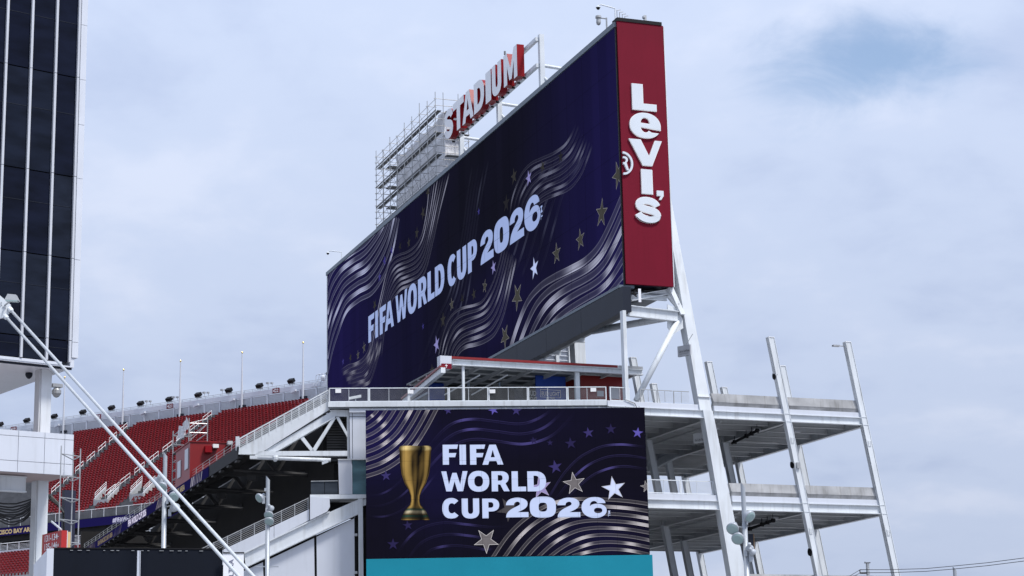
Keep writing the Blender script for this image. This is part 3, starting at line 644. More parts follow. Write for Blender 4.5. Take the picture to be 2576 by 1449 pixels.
for x in (1295, 988, 715):
    u = st_u(x, .7)
    b = MB(); b.box(ST.at(u-.16, ZT+.30, .54), BRD.u*.32, BN*.32, ZUP*((SZ1 if x == 1295 else SZ0+.4)-ZT-.2)); b.build('post', W_STEEL, sgn)
    b = MB(); b.tube(ST.at(u, SZ0+.2, .8), ST.at(u, SZ0+.1, 2.5), .11, 10); b.build('strut', W_STEEL, sgn)
    b = MB(); b.tube(ST.at(u-.05, SZ0-.6, .8), ST.at(u-1.2, ZT+.30, 2.2), .10, 10); b.build('brace', W_STEEL, sgn)
for k in range(15):
    b = MB(); u = uM+(uS-uM)*k/14; b.box(ST.at(u, SZ0-.14, .1), BRD.u*.07, BN*.2, ZUP*.12); b.build('clamp', BLACK, sgn)
b = MB(); u = st_u(995); b.tube(ST.at(u, SZ1-.3, .4), ST.at(u, SZ1+.95, .4), .022, 6); b.tube(ST.at(u, SZ1+.75, .4), ST.at(u, SZ1+1.0, .4), .07, 8); b.build('beacon_mast', DGALV, sgn)

# ================================================================== rooftop scaffold with wrapped letters
SF = Plane(BRD.p+BN*.25, -20.4)
def sf_u(x): return SF.u_at(sc_(x, 0)[0], 45)
uF, uN = sf_u(100), sf_u(530); zr = ZT+.30; zs = [zr+.05+k*1.55 for k in range(5)]
scf = thing('roof_scaffold', 'tall tube scaffold standing on top of the video board around wrapped letters', 'scaffold', SF.at((uF+uN)/2, zr, 1))
nb = 8; du = (uF-uN)/nb; rows = [0.0, .6, 1.75, 2.5]
for i in range(nb+1):
    for k, dd in enumerate(rows):
        if k in (1, 2) and 0 < i < nb: continue
        u = uN+du*i; top = zr+6.15+(.55 if (i % 2 == 0) else .1)+(.35 if k == 0 and i in (1,2,3) else 0)
        b = MB(); b.tube(SF.at(u, zr-.0, dd), SF.at(u, top, dd), .03, 6); b.build('standard', GALV, scf)
lg = MB(); rg = MB(); cp = MB()
for k, dd in enumerate(rows):
    if k in (1, 2): continue
    for m in range(13):
        z = zr+.08+m*.505; lg.tube(SF.at(uN-.15, z, dd), SF.at(uF+.15, z, dd), .019, 5)
for i in range(nb+1):
    u = uN+du*i
    for m in range(13):
        z = zr+.13+m*.505
        if m % 3 == 0 or i in (0, nb): rg.tube(SF.at(u, z, -.12), SF.at(u, z, .72), .02, 5)
        if i in (0, nb): rg.tube(SF.at(u, z, .6), SF.at(u, z, 2.62), .026, 5)
        cp.cbox(SF.at(u, z, 0), BRD.u*.08, BN*.08, ZUP*.08)
        if i < nb and m in (0, 4, 8): rg.tube(SF.at(u, z, .0), SF.at(u+du, z+2.0, .0), .016, 5)
lg.build('ledgers', GALV, scf, kind='stuff'); rg.build('transoms', DGALV, scf, kind='stuff'); cp.build('couplers', GALV, scf, kind='stuff')
for z in (zr+.30, zr+1.95, zr+3.60, zr+5.25):
    for j in range(1):
        b = MB(); b.box(SF.at(uN-.1, z, .12+.235*j), BRD.u*(uF-uN+.2), BN*.30, ZUP*.05); b.build('scaffold_board', BOARDS, scf)
    b = MB(); b.box(SF.at(uN-.1, z, -.02), BRD.u*(uF-uN+.2), BN*.03, ZUP*.10); b.build('toe_board', BOARDS, scf)
    for e in (uN-.1, uF-.9):
        b = MB(); b.box(SF.at(e, z, .80), BRD.u*.95, BN*1.75, ZUP*.05); b.build('scaffold_board', BOARDS, scf)
wr_ = thing('wrapped_letters', 'large rooftop letters wrapped in white sheeting inside the scaffold', 'wrapped sign', SF.at((uF+uN)/2, zr, 1.4))
nu_, nz_ = 48, 16
def sheet(ua, ub, da, db, name):
    b = MB()
    for j in range(nz_+1):
        for i in range(nu_+1):
            a, c = i/nu_, j/nz_; fold = .06*math.sin(a*31+3*math.sin(c*5))+.05*math.sin(a*77+c*9)+.05*math.sin(c*17+a*6)
            z = zr+.15+(5.15+.25*math.sin(a*9)*math.sin(a*21))*c
            b.vert(SF.at(ua+(ub-ua)*a-fold*.25, z, da+(db-da)*a+fold*(1 if abs(db-da) < .1 else .3)))
    for j in range(nz_):
        for i in range(nu_): k = j*(nu_+1)+i; b.f.append([k, k+1, k+nu_+2, k+nu_+1])
    b.sm = True; return b.build(name, SHEET, wr_)
uW1 = uF-2.9
sheet(uN+.35, uW1, .80, .80, 'front_sheet'); sheet(uN+.30, uN+.30, .80, 2.2, 'end_sheet'); sheet(uW1, uW1, .80, 2.2, 'end_sheet'); sheet(uN+.35, uW1, 2.2, 2.2, 'back_sheet')

# ================================================================== roof cameras on the board
def dome_camera(name, label, base, up, arm, side, m=W_STEEL):
    t = thing(name, label, 'camera', base, 'security cameras')
    b = MB(); top = V(base)+ZUP*up; tip = top+V(arm)
    b.path([V(base), top, top+V(arm)*.85+ZUP*.12, tip], .035, 7); b.build('mast_arm', m, t)
    b = MB(); b.lathe(tip+ZUP*.02, -ZUP, [(.04,0),(.11,.04),(.14,.08),(.14,.11)], 12); b.build('hood', m, t)
    b = MB(); b.lathe(tip-ZUP*.09, -ZUP, [(.11,0),(.10,.06),(.06,.11),(.02,.13)], 12); b.build('lens_dome', BLACK, t)
    return t
dome_camera('dome_camera', 'white dome camera on a bent arm atop the crimson end panel corner', BRD.at(.5, ZT+.30, .2), 1.0, BRD.u*.2-BN*.95+ZUP*.1, 1)
pz = thing('box_camera', 'grey pan and tilt camera on a bracket beside the crimson panel top', 'camera', BRD.at(1.3, ZT+.30, .0), 'security cameras')
b = MB(); b.tube(BRD.at(1.3, ZT+.30, .0), BRD.at(1.3, ZT+1.0, .0), .05, 6); b.tube(BRD.at(1.3, ZT+.95, .0), BRD.at(1.3, ZT+.95, -.5), .04, 6); b.build('bracket', GALV, pz)
b = MB(); b.lathe(BRD.at(1.3, ZT+1.05, -.5), -ZUP, [(.17,0),(.18,.12),(.12,.16),(.14,.38),(.12,.48),(.04,.55)], 12); b.build('head', GALV, pz)
dome_camera('dome_camera', 'small dome camera on the far top corner of the video board', BRD.at(58.5, ZT+.30, .1), .75, BRD.u*.3-BN*1.1, 1)
b = MB(); b.box(RED.at(1.75, ztr+.2, .05), RED.u*.14, RED.n*-.14, ZUP*.35); b.box(RED.at(1.68, ztr+.38, .1), RED.u*.12, RED.n*-.2, ZUP*.12)
fl = b.build('spotlight', GALV); fl['label'] = 'little grey spotlight on top edge of crimson panel'; fl['category'] = 'light'
b = MB()
for k in range(4): b.path([RED.at(.18+.16*k, ztr+.2, -.2), RED.at(.18+.16*k, ztr+.75-.1*k, -.2), RED.at(.40+.16*k, ztr+.8-.1*k, -.2)], .018, 5)
rk = b.build('cable_bracket', DGALV); rk['label'] = 'thin metal hook bracket on the crimson panel roof corner'; rk['category'] = 'bracket'

# ================================================================== board support steel
def px_t(x, y, t): return Plane(Q(0, t, 0), 68).px(x, y)
sup = thing('board_support', 'white tapered mast and braces carrying the video board end', 'support frame', Q(4.5, .5, 0))
ZD = 19.60
def colpt(x, y, t=0.0): s, z = A.uv(x, y); return s, z
# main leaning column, box below deck, tapering fin above
sl = [A.uv(1766, 1035), A.uv(1836, 1449)]; sr = [A.uv(1790, 1035), A.uv(1873, 1449)]
def lerpz(a, z): return a[0][0]+(a[1][0]-a[0][0])*(z-a[0][1])/(a[1][1]-a[0][1])
def ring_at(z, dep, t0=-.15):
    l, r_ = lerpz(sl, z), lerpz(sr, z); return [Q(l, t0, z), Q(r_, t0, z), Q(r_, t0+dep, z), Q(l, t0+dep, z)]
b = MB(); b.hexa(ring_at(0, .55), ring_at(19.3, .55)); b.build('mast_lower', W_STEEL, sup)
top_l, top_r = A.uv(1664, 452), A.uv(1672, 452); dk_l, dk_r = A.uv(1757.5, 1022), A.uv(1787, 1022)
b = MB(); b.hexa([Q(dk_l[0], -.15, 19.3), Q(dk_r[0], -.15, 19.3), Q(dk_r[0], .40, 19.3), Q(dk_l[0], .40, 19.3)],
                 [px_t(1664, 452, .95), px_t(1679, 452, .95), px_t(1679, 452, .95)+vA*1.0, px_t(1664, 452, .95)+vA*1.0]); b.build('mast_upper', W_STEEL, sup)
b = MB(); zc1 = A.uv(1775, 1000)[1]; l_, r_ = A.uv(1754.5, 1001)[0], A.uv(1784, 998)[0]; b.box(Q(l_-.02, -.175, zc1), uA*(r_-l_+.04), vA*.3, ZUP*.025); b.build('splice_plate', RIM, sup)
# vertical post below fascia end
pA, pB = A.uv(1576.5, 1000)[0], A.uv(1590, 1000)[0]; zp1 = zf0+.05
b = MB(); b.beam(Q((pA+pB)/2-.10, .22, 19.55), Q((pA+pB)/2-.10, .22, zp1), uA*(pB-pA)*.62, vA*.36); b.build('front_post', W_STEEL, sup)
# horizontal beam to mast, gusset, tubes
hb0, hb1 = A.uv(1586, 779), A.uv(1712, 793)
b = MB(); b.ibeam(Q(hb0[0], .3, hb0[1]), Q(hb1[0], .3, hb1[1]-.02), vA*.3, ZUP*.60, .05); b.build('tie_beam', W_STEEL, sup)
gs = [A.uv(*p) for p in [(1687,762),(1712,772),(1725,800),(1727,822),(1700,838),(1688,820)]]
b = MB(); lo = [Q(s, .45, z) for s, z in gs]; hi = [Q(s, .38, z) for s, z in gs]; k = len(lo)
for p in lo+hi: b.vert(p)
b.f.append(list(range(k))); b.f.append(list(range(k, 2*k))[::-1])
for i in range(k): j = (i+1) % k; b.f.append([i, j, k+j, k+i])
b.build('gusset_plate', W_STEEL, sup)
def tube_part(nm, p, q, r, root, m=W_STEEL, n=12): b = MB(); b.tube(p, q, r, n); b.sm = True; return b.build(nm, m, root)
tube_part('brace_tube', px_t(1600, 1008, .3), px_t(1704, 808, .3), .16, sup)
tube_part('brace_tube', px_t(1702, 795, .35), px_t(1490, 833, 8.0), .20, sup)
tube_part('brace_tube', px_t(1664, 722, 1.2), px_t(1706, 770, .35), .17, sup)
b = MB(); b.beam(px_t(1684, 722, .6), px_t(1716, 792, .25), uA*.28, vA*.3); b.build('knee_beam', W_STEEL, sup)
# underside outrigger seen below the panel
b = MB(); b.ibeam(BRD.at(.4, ZB-.7, .5), BRD.at(.4, ZB-.15, 3.0), BRD.u*.3, ZUP*.3); b.build('outrigger', W_STEEL, sup)
for (xa, ya, xb, yb) in ((1588, 745, 1650, 722), (1590, 760, 1672, 724)):
    b = MB(); b.beam(px_t(xa, ya, 2.0), px_t(xb, yb, 1.2), uA*.2, ZUP*.22); b.build('outrigger_rib', SOFFIT, sup)
# second mast far behind, louvred stair core
msk = thing('rear_mast', 'white leaning mast behind the louvred stair core under the board', 'support frame', px_t(1470, 915, 16))
b = MB(); P14 = Plane(Q(0, 16, 0), 68)
b.hexa([P14.px(1478, 930)-ZUP*22, P14.px(1500, 930)-ZUP*22, P14.px(1500, 930)-ZUP*22+vA*.8, P14.px(1478, 930)-ZUP*22+vA*.8],
       [P14.px(1441, 800), P14.px(1468, 800), P14.px(1468, 800)+vA*.8, P14.px(1441, 800)+vA*.8]); b.build('mast', W_STEEL, msk)
core = thing('louvred_core', 'white louvred stair enclosure under the video board behind the canopy', 'stair tower', px_t(1400, 920, 18))
P10 = Plane(Q(0, 19, 0), 68)
uc0, zc0 = P10.uv(1289, 935); uc1, zc1_ = P10.uv(1446, 800)
b = MB(); b.box(P10.at(uc0, 19.7, -.3), uA*(uc1-uc0), vA*.2, ZUP*(zc1_-19.7)); b.build('wall', W_PANEL, core)
for k in range(24):
    z = 20.6+k*.30
    if z > zc1_-.1: break
    b = MB(); b.box(P10.at(uc0, z, -.28), uA*(uc1-uc0), uA*0+P10.n*.12-ZUP*.06, ZUP*.03+P10.n*.01); b.build('louvre', W_PANEL, core)
for x in (1447, 1436, 1404):
    u = P10.uv(x, 880)[0]; b = MB(); b.box(P10.at(u-.1, 19.7, -.1), uA*.22, vA*.2, ZUP*(zc1_-19.6)); b.build('corner_post', G_STEEL if x == 1437 else W_STEEL, core)

# ================================================================== right-hand open steel frame
frame = thing('steel_frame', 'open white steel frame of leaning columns and concrete-edged decks beside the board', 'steel structure', Q(12, 0, 0))
LEV = [(19.60, 19.32, 18.89), (14.70, 14.39, 13.91), (9.80, 9.49, 9.01)]
def lean(s0, z): return s0+.172*(19.17-z)            # columns lean in the frame plane
LINES = [4.45, 9.40, 14.34]; ROWS = [0.0, 7.5, 15.0, 22.5]
for li, s0 in enumerate(LINES):
    for ri, t in enumerate(ROWS):
        if li == 0 and ri == 0: continue
        top = 23.6
        b = MB(); b.ibeam(Q(lean(s0, 0), t, 0), Q(lean(s0, top), t, top), vA*.34, uA*.37, .03, .03, -.125)
        b.build('column', W_STEEL, frame)
        if True:
            for z in (19.32, 18.89, 14.39, 13.91, 9.5):
                b = MB(); b.box(Q(lean(s0, z)-.16, t-.165, z), uA*.32, vA*.33, ZUP*.025); b.build('stiffener_plate', W_STEEL, frame)
            b = MB(); s = lean(s0, top); b.box(Q(s-.185, t-.17, top), uA*.37, vA*.34, ZUP*.03); b.build('cap_plate', RIM, frame)
S_LEFT = -1.0; TB = 22.5
for (zt, zm, zb) in LEV:
    zmid = (zm+zb)/2; hh = zm-zb; sE = lean(LINES[2], zmid)
    # front edge beams and white edge band, bay by bay
    segs = [(A.uv(1622, 1040)[0]-2.2, lean(4.2, zmid)), (lean(4.9, zmid), lean(9.2, zmid)), (lean(9.6, zmid), lean(14.14, zmid))]
    for k, (a, c) in enumerate(segs):
        b = MB(); b.ibeam(Q(a, .0, zmid), Q(c, .0, zmid), vA*.26, ZUP*hh, .03, .02); b.build('edge_beam', W_STEEL, frame)
        b = MB(); b.box(Q(a, -.06, zm+.012), uA*(c-a), vA*.25, ZUP*(zt-zm-.012)); b.build('edge_band', W_PANEL, frame)
        if k:      # cast concrete barrier leaning with the columns
            h2 = .70; b = MB(); dl = -.172*h2
            b.hexa([Q(a, .06, zt+.004), Q(c, .06, zt+.004), Q(c, .30, zt+.004), Q(a, .30, zt+.004)], [Q(a+.02, .0, zt+.22), Q(c-.02, .0, zt+.22), Q(c-.02, .26, zt+.22), Q(a+.02, .26, zt+.22)]); b.build('barrier_kerb', CONC_D, frame)
            b = MB(); b.hexa([Q(a+.02, -.005, zt+.222), Q(c-.02, -.005, zt+.222), Q(c-.02, .25, zt+.222), Q(a+.02, .25, zt+.222)], [Q(a-.10, .05, zt+h2), Q(c-.14, .05, zt+h2), Q(c-.14, .25, zt+h2), Q(a-.10, .25, zt+h2)]); b.build('barrier', CONC, frame)
    # decking (corrugated) and framing below
    b = MB(); b.box(Q(S_LEFT, .14, zm+.05), uA*(sE-S_LEFT-.1), vA*(TB-.2), ZUP*(zt-zm-.07)); b.build('deck_slab', CONC_D, frame)
    cg = MB(); n = 62
    for i in range(n):
        t = .25+i*(TB-.6)/n; cg.box(Q(S_LEFT, t, zm+.0), uA*(sE-S_LEFT-.2), vA*.18, ZUP*.048)
    cg.build('corrugated_decking', DECKING, frame, kind='stuff')
    for s0 in [-.5]+LINES:
        s = lean(s0, zmid) if s0 > 0 else s0
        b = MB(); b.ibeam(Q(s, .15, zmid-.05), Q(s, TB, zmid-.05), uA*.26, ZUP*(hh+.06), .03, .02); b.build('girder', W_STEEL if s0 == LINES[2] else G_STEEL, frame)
    xs = [-.5]+[lean(s, zmid) for s in LINES]
    for t in [1.9, 3.8, 5.65, 7.5, 9.4, 11.3, 13.1, 15.0, 17.0, 19.0, 21.0, 22.4]:
        for a, c in zip(xs, xs[1:]):
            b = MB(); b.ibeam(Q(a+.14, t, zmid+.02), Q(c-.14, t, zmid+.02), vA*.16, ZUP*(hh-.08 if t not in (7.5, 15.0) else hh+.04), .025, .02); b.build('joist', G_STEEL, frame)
# ramp between decks
P2 = Plane(Q(2.2, 0, 0), -22)
r0, r1 = px_t(1628, 1168, 16), px_t(1826, 1068, 9)
for nm, dz0, dz1, m, off in (('ramp_beam', -.45, 0.0, W_STEEL, 0), ('ramp_barrier', .32, 1.0, CONC, .02), ('ramp_band', .02, .30, W_PANEL, -.05)):
    b = MB(); n_ = -uA*1; b.hexa([r0+ZUP*dz0+n_*off*-1, r1+ZUP*dz0+n_*off*-1, r1+ZUP*dz0+uA*.25, r0+ZUP*dz0+uA*.25], [r0+ZUP*dz1+n_*off*-1, r1+ZUP*dz1+n_*off*-1, r1+ZUP*dz1+uA*.25, r0+ZUP*dz1+uA*.25]); b.build(nm, m, frame)
b = MB(); b.hexa([r0+ZUP*-.1+uA*.3, r1-ZUP*.1+uA*.3, r1-ZUP*.1+uA*3.6, r0-ZUP*.1+uA*3.6], [r0+ZUP*.1+uA*.3, r1+ZUP*.1+uA*.3, r1+ZUP*.1+uA*3.6, r0+ZUP*.1+uA*3.6]); b.build('ramp_slab', DECKING, frame)
# shaded columns inside the left bay
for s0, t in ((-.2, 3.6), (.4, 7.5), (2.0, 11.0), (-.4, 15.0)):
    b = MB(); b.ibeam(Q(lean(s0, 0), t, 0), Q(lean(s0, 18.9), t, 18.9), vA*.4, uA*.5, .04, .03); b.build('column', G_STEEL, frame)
# lamps and wall discs on the columns
def disc(x, y, t, i, lab):
    p = px_t(x+6, y, t); b = MB(); b.lathe(p-uA*.12, uA, [(.12,0),(.23,.03),(.25,.10),(.15,.16)], 14); o = b.build('wall_speaker', BLACK); o['label'] = lab; o['category'] = 'speaker'; o['group'] = 'round black speakers on the frame columns'
disc(1945, 945, .1, 0, 'round black speaker on the top of the middle leaning column'); disc(1990, 1168, .1, 1, 'round black speaker on middle leaning column between two decks'); disc(2034, 1388, .1, 2, 'round black speaker low on the middle leaning column')
lp = thing('arm_lamp', 'small cobra lamp on arm at top of outermost leaning column', 'lamp', px_t(2122, 870, 0))
b = MB(); b.path([px_t(2123, 871, 0), px_t(2112, 870, -.1)], .03, 6); b.build('arm', GALV, lp)
b = MB(); p = px_t(2103, 870, -.1); b.cbox(p, uA*.42, vA*.2, ZUP*.09); b.build('head', GALV, lp)
lp = thing('arm_lamp', 'small bracket lamp on column behind the middle leaning column', 'lamp', px_t(1962, 948, 7.4))
b = MB(); b.path([px_t(1968, 949, 7.4), px_t(1958, 949, 7.3)], .03, 6); b.cbox(px_t(1957, 949, 7.3), uA*.25, vA*.15, ZUP*.1); b.build('head', GALV, lp)
for (xa, ya, xb, yb, t0, t1, wh) in ((1842, 1115, 1908, 1082, 5.5, 1.0, 'upper'), (1880, 1333, 1948, 1308, 5.5, 1.5, 'lower')):
    pt = thing('pipe_rack', 'black pipe with clamps hung under the %s frame deck' % wh, 'pipe', px_t(xb, yb, t1))
    p, q = px_t(xa, ya, t0), px_t(xb, yb, t1); b = MB(); b.tube(p, q, .085, 8); b.build('pipe', BLACK, pt)
    b = MB()
    for k in (.1, .55, .75, .95): c_ = p.lerp(q, k); b.tube(c_, c_+ZUP*.35, .02, 5); b.cbox(c_, uA*.2, vA*.12, ZUP*.22)
    b.build('hanger', BLACK, pt)
# conduits, junction boxes and bolted splice plates
for li, s0 in enumerate(LINES):
    for (zt, zm, zb) in LEV[:2]:
        if li:
            b = MB(); b.box(Q(lean(s0, zb-1.0)-.10, -.168, zb-1.2), uA*.20, vA*.02, ZUP*.34); b.build('splice_plate', W_STEEL, frame)
            b = MB()
            for i in range(3):
                for j in range(2): p_ = Q(lean(s0, zb-1.0)-.06+.12*j, -.17, zb-1.12+.09*i); b.tube(p_, p_-vA*.025, .016, 6)
            b.build('splice_bolts', GALV, frame, kind='stuff')
for (zt, zm, zb) in LEV[:2]:
    b = MB(); b.path([Q(lean(9.7, zb), 1.0, zb-.04), Q(lean(9.7, zb), 6.8, zb-.04), Q(lean(12.6, zb), 6.8, zb-.04)], .035, 6); b.build('conduit_run', GALV, frame)
    b = MB(); b.path([Q(lean(5.6, zb), .6, zb-.03), Q(lean(5.6, zb), 12.0, zb-.03)], .06, 6); b.build('drain_pipe', G_STEEL, frame)
    for k in range(3): b = MB(); b.cbox(Q(lean(6.4+2.6*k, zb), 2.8, zb-.02), uA*.45, vA*.22, ZUP*.10); b.build('deck_luminaire', G_PANEL, frame)
b = MB(); b.path([Q(lean(14.17, z_), -.10, z_) for z_ in (0, 6, 13.8, 18.8)], .025, 6); b.build('column_conduit', GALV, frame)
b = MB(); b.box(Q(lean(9.40, 16.4)-.10, -.16, 16.3), uA*.2, -vA*.10, ZUP*.32); b.build('junction_box', GALV, frame)
# signs
def sign_board(nm, lab, cor, t, lines, m, tm, phi=-22, depth=.12):
    root = thing(nm, lab, 'sign', px_t(*cor[0], t)); pl = Plane(px_t(*cor[0], t), phi)
    us = [pl.uv(*c) for c in cor]; u0, u1 = min(u[0] for u in us), max(u[0] for u in us); z0, z1 = min(u[1] for u in us), max(u[1] for u in us)
    b = MB(); b.box(pl.at(u0, z0, 0), pl.u*(u1-u0), pl.n*(depth if pl.n.y > 0 else -depth), ZUP*(z1-z0)); b.build('panel', m, root)
    return root, pl, u0, u1, z0, z1
# kiosk sign hangs from the mast; its face looks left toward the field
root, pl, u0, u1, z0, z1 = sign_board('hanging_sign', 'grey hanging sign Cash to Card Kiosk on the leaning mast', [(1704, 872), (1706, 898), (1735, 866)], 0.1, [], SIGN_GREY, PAINTK, -48)
ff = lambda k: (lambda x, y: pl.at(u1-.10-x, z1-k+y, -.015))
put_text('Cash to Card Kiosk', ff(.38), .15, PAINTK, root, width=(u1-u0)*.86, bold=0)
b = MB(); b.box(pl.at(u0+.1, z1-.62, -.012), pl.u*(u1-u0-.25), pl.n*.005, ZUP*.012); b.box(pl.at(u0+.1, z1-.46, -.012), pl.u*(u1-u0-.25), pl.n*.005, ZUP*.012); b.build('rule_line', PAINTK, root)
b = MB(); b.tube(pl.at(u0+.3, z1, .05), pl.at(u0-.2, z1+.55, .05), .015, 5); b.build('hanger_rod', GALV, root)
root, pl, u0, u1, z0, z1 = sign_board('hanging_sign', 'grey sign Bud Light Patio and Main Concourse under the upper deck', [(1744, 1094), (1746, 1116), (1772, 1087)], 1.2, [], SILV, PAINTK, -50)
put_text('Bud Light Patio', (lambda x, y: pl.at(u1-.12-x, z1-.45+y, -.015)), .15, PAINTK, root, width=(u1-u0)*.8, bold=0)
put_text('Main Concourse', (lambda x, y: pl.at(u1-.12-x, z1-.72+y, -.015)), .15, PAINTK, root, width=(u1-u0)*.8, bold=0)
ex = thing('exit_sign', 'dark Exit sign hanging under lower deck behind the lamp post', 'sign', px_t(1880, 1365, 1.0)); plx = Plane(px_t(1880, 1365, .8), 74)
a0, z0_ = plx.uv(1878, 1384); a1, z1_ = plx.uv(1894, 1343)
b = MB(); b.box(plx.at(a0, z0_, 0), plx.u*(a1-a0), plx.n*-.2, ZUP*(z1_-z0_)); b.build('panel', CHAR, ex)
b = MB(); b.box(plx.at(a0+.03, z0_+.03, .004), plx.u*(a1-a0-.06), plx.n*-.02, ZUP*.14); b.build('red_strip', RED_PAINT, ex)
b = MB(); b.box(plx.at(a1+.02, z0_, .0), plx.u*.06, plx.n*-.2, ZUP*(z1_-z0_)); b.build('side_board', mat('brown_trim', (.14, .09, .05), .6), ex)
put_text('Exit', lambda x, y: plx.at(a0+.06+x, (z0_+z1_)/2-.02+y, .015), .2, PAINTK, ex, width=.24, bold=.0)

# ================================================================== railings
def railing(name, label, p, q, h, bay, nw, root=None, post_w=.05, rail_r=.028, group=None, m=W_STEEL, panel=True, setback=V((0,0,0))):
    t = root or thing(name, label, 'railing', (V(p)+V(q))/2, group)
    p, q = V(p)+setback, V(q)+setback; d = q-p; L_ = d.length; n = max(1, round(L_/bay)); e = d/n; dn = d.normalized()
    for k in range(n):
        a, c = p+e*k+dn*.035, p+e*(k+1)-dn*.035; fr = MB()
        if panel:
            for (x, y) in ((a, a+ZUP*h), (c, c+ZUP*h)): fr.beam(x, y, dn*.055, dn.cross(ZUP)*.04)
            fr.beam(a+dn*.028+ZUP*.05, c-dn*.028+ZUP*.05, dn.cross(ZUP)*.04, ZUP*.055); fr.beam(a+dn*.028+ZUP*(h-.02), c-dn*.028+ZUP*(h-.02), dn.cross(ZUP)*.05, ZUP*.05)
        else:
            fr.beam(a, a+ZUP*h, dn*.045, dn.cross(ZUP)*.045); fr.beam(a+ZUP*h, c+ZUP*h, dn.cross(ZUP)*.05, ZUP*.045)
        mid = (a+c)/2; fr.beam(mid+ZUP*.08, mid+ZUP*(h-.03), dn*.02, dn.cross(ZUP)*.02)
        fr.build('rail_frame', m, t)
        w = MB()
        for j in range(nw):
            z = .10+(h-.16)*(j+1)/(nw+1); w.tube(a+ZUP*z, c+ZUP*z, .005, 4, cap=False)
        w.build('rail_wires', GALV, t, kind='stuff')
    return t
# ================================================================== terrace deck
ter = thing('terrace_deck', 'white edged terrace deck above the lower video screen', 'terrace', QL(-7, 1, 18.9))
sA0 = A.uv(1532, 1005)[0]; sL0 = -14.95; sAE = lean(4.2, 19.1)
zE = 19.62
poly = [QL(sL0, .0, 0), AL.p.copy(), Q(sAE, 0.02, 0), Q(sAE, 12, 0), QL(sL0+3, 12, 0)]
b = MB(); k = len(poly)
for z in (19.30, zE):
    for p in poly: b.vert((p.x, p.y, z))
b.f = [list(range(k))[::-1], list(range(k, 2*k))]+[[i, (i+1) % k, k+(i+1) % k, k+i] for i in range(k)]
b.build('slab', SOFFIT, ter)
b = MB(); b.box(QL(sL0, -.05, 19.36), uL*(-sL0), vL*.12, ZUP*(zE-19.355)); b.build('edge_band', W_STEEL, ter)
b = MB(); b.box(Q(sA0+.02, -.05, 19.36), uA*(sAE-sA0-.02), vA*.045, ZUP*(zE-19.36)); b.build('edge_band', W_STEEL, ter)
for k in range(12):
    a = sL0+1.1+k*(-sL0-1.1)/12; b = MB(); b.box(QL(a+.008, .05, 19.08), uL*((-sL0-1.1)/12-.016), vL*.1, ZUP*.27); b.build('cladding_panel', W_PANEL, ter)
rl = railing('terrace_railing', 'long white cable railing along terrace edge above the lower screen', QL(sL0+.03, .12, zE), QL(-.1, .12, zE), .78, 2.13, 11)
railing('x', '', Q(sA0+.12, .14, zE), Q(-.05, .14, zE), .78, 1.5, 11, root=rl)
for x, y in ((851, 983), (1033, 985), (1239, 984), (1493, 980)):
    u, z = AL.uv(x, y); b = MB(); b.box(QL(u-.15, .05, z-.10), uL*.30, vL*.02, ZUP*.2); b.build('notice_plate', RIM, rl)
railing('terrace_railing', 'open cable railing between the board post and the leaning mast', Q(.55, .15, zE), Q(3.55, .15, zE), .72, 1.0, 12, panel=False, m=GALV)
railing('terrace_railing', 'cable railing on the lower frame deck beside the lower screen', Q(-1.2, .15, 14.72), Q(4.75, .15, 14.72), .76, 2.2, 12)
sp = thing('terrace_camera', 'small white box camera on a stand behind the terrace railing end', 'camera', QL(-13.6, .5, zE))
b = MB(); b.tube(QL(-13.5, .6, zE), QL(-13.5, .6, zE+.35), .03, 6); b.beam(QL(-13.85, .5, zE+.28), QL(-13.2, .6, zE+.42), vL*.14, ZUP*.14); b.build('body', W_STEEL, sp)

# ================================================================== canopy with patio bar
CT = 4.3; PC = Plane(Q(0, CT, 0), 68); c6r = crop(1400, 1380, 1.7173)
can = thing('patio_canopy', 'white flat canopy with red fascia over the terrace bar', 'canopy', Q(-3, CT+3, zE))
su = PC.uv(*c6r(700, 120))[0]; eu = PC.uv(*c6r(2008, 195))[0]; ru = PC.uv(*c6r(1840, 165))[0]
zt1 = PC.uv(*c6r(1270, 130))[1]; zt0 = PC.uv(*c6r(1270, 170))[1]; ztr1 = PC.uv(*c6r(1270, 114))[1]
b = MB(); b.ibeam(PC.at(su, (zt0+zt1)/2), PC.at(eu, (zt0+zt1)/2), vA*.3, ZUP*(zt1-zt0), .04); b.build('front_beam', W_STEEL, can)
b = MB(); b.box(PC.at(su-.08, zt1+.01, .18), uA*(ru-su), vA*.12, ZUP*(ztr1-zt1)); b.build('red_fascia', RED_PAINT, can)
b = MB(); b.box(PC.at(ru, zt1+.01, .14), uA*(eu-ru-.02), vA*.1, ZUP*.14); b.build('gutter', GALV, can)
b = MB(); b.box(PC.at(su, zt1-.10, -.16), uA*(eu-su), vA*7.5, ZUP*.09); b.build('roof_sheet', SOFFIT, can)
for k in range(8):
    s = su+.3+(eu-su-.6)*k/7
    b = MB(); b.ibeam(PC.at(s, zt0+.12, -.18), PC.at(s, zt0+.12, -7.3), uA*.14, ZUP*.22, .02, .015); b.build('rafter', G_STEEL, can)
for k in range(5):
    b = MB(); b.box(PC.at(su, zt1-.2, -1.4-1.4*k), uA*(eu-su), vA*.08, ZUP*.09); b.build('purlin', G_STEEL, can)
pb = PC.uv(*c6r(780, 230))[0]
b = MB(); b.box(PC.at(pb-.06, zE, .0), uA*.13, vA*.13, ZUP*(zt0-zE)); b.build('post', W_STEEL, can)
pb2 = PC.uv(*c6r(1563, 230))[0]; b = MB(); b.box(PC.at(pb2-.12, zE, .0), uA*.25, vA*.2, ZUP*(zt0-zE)); b.build('post', W_STEEL, can)
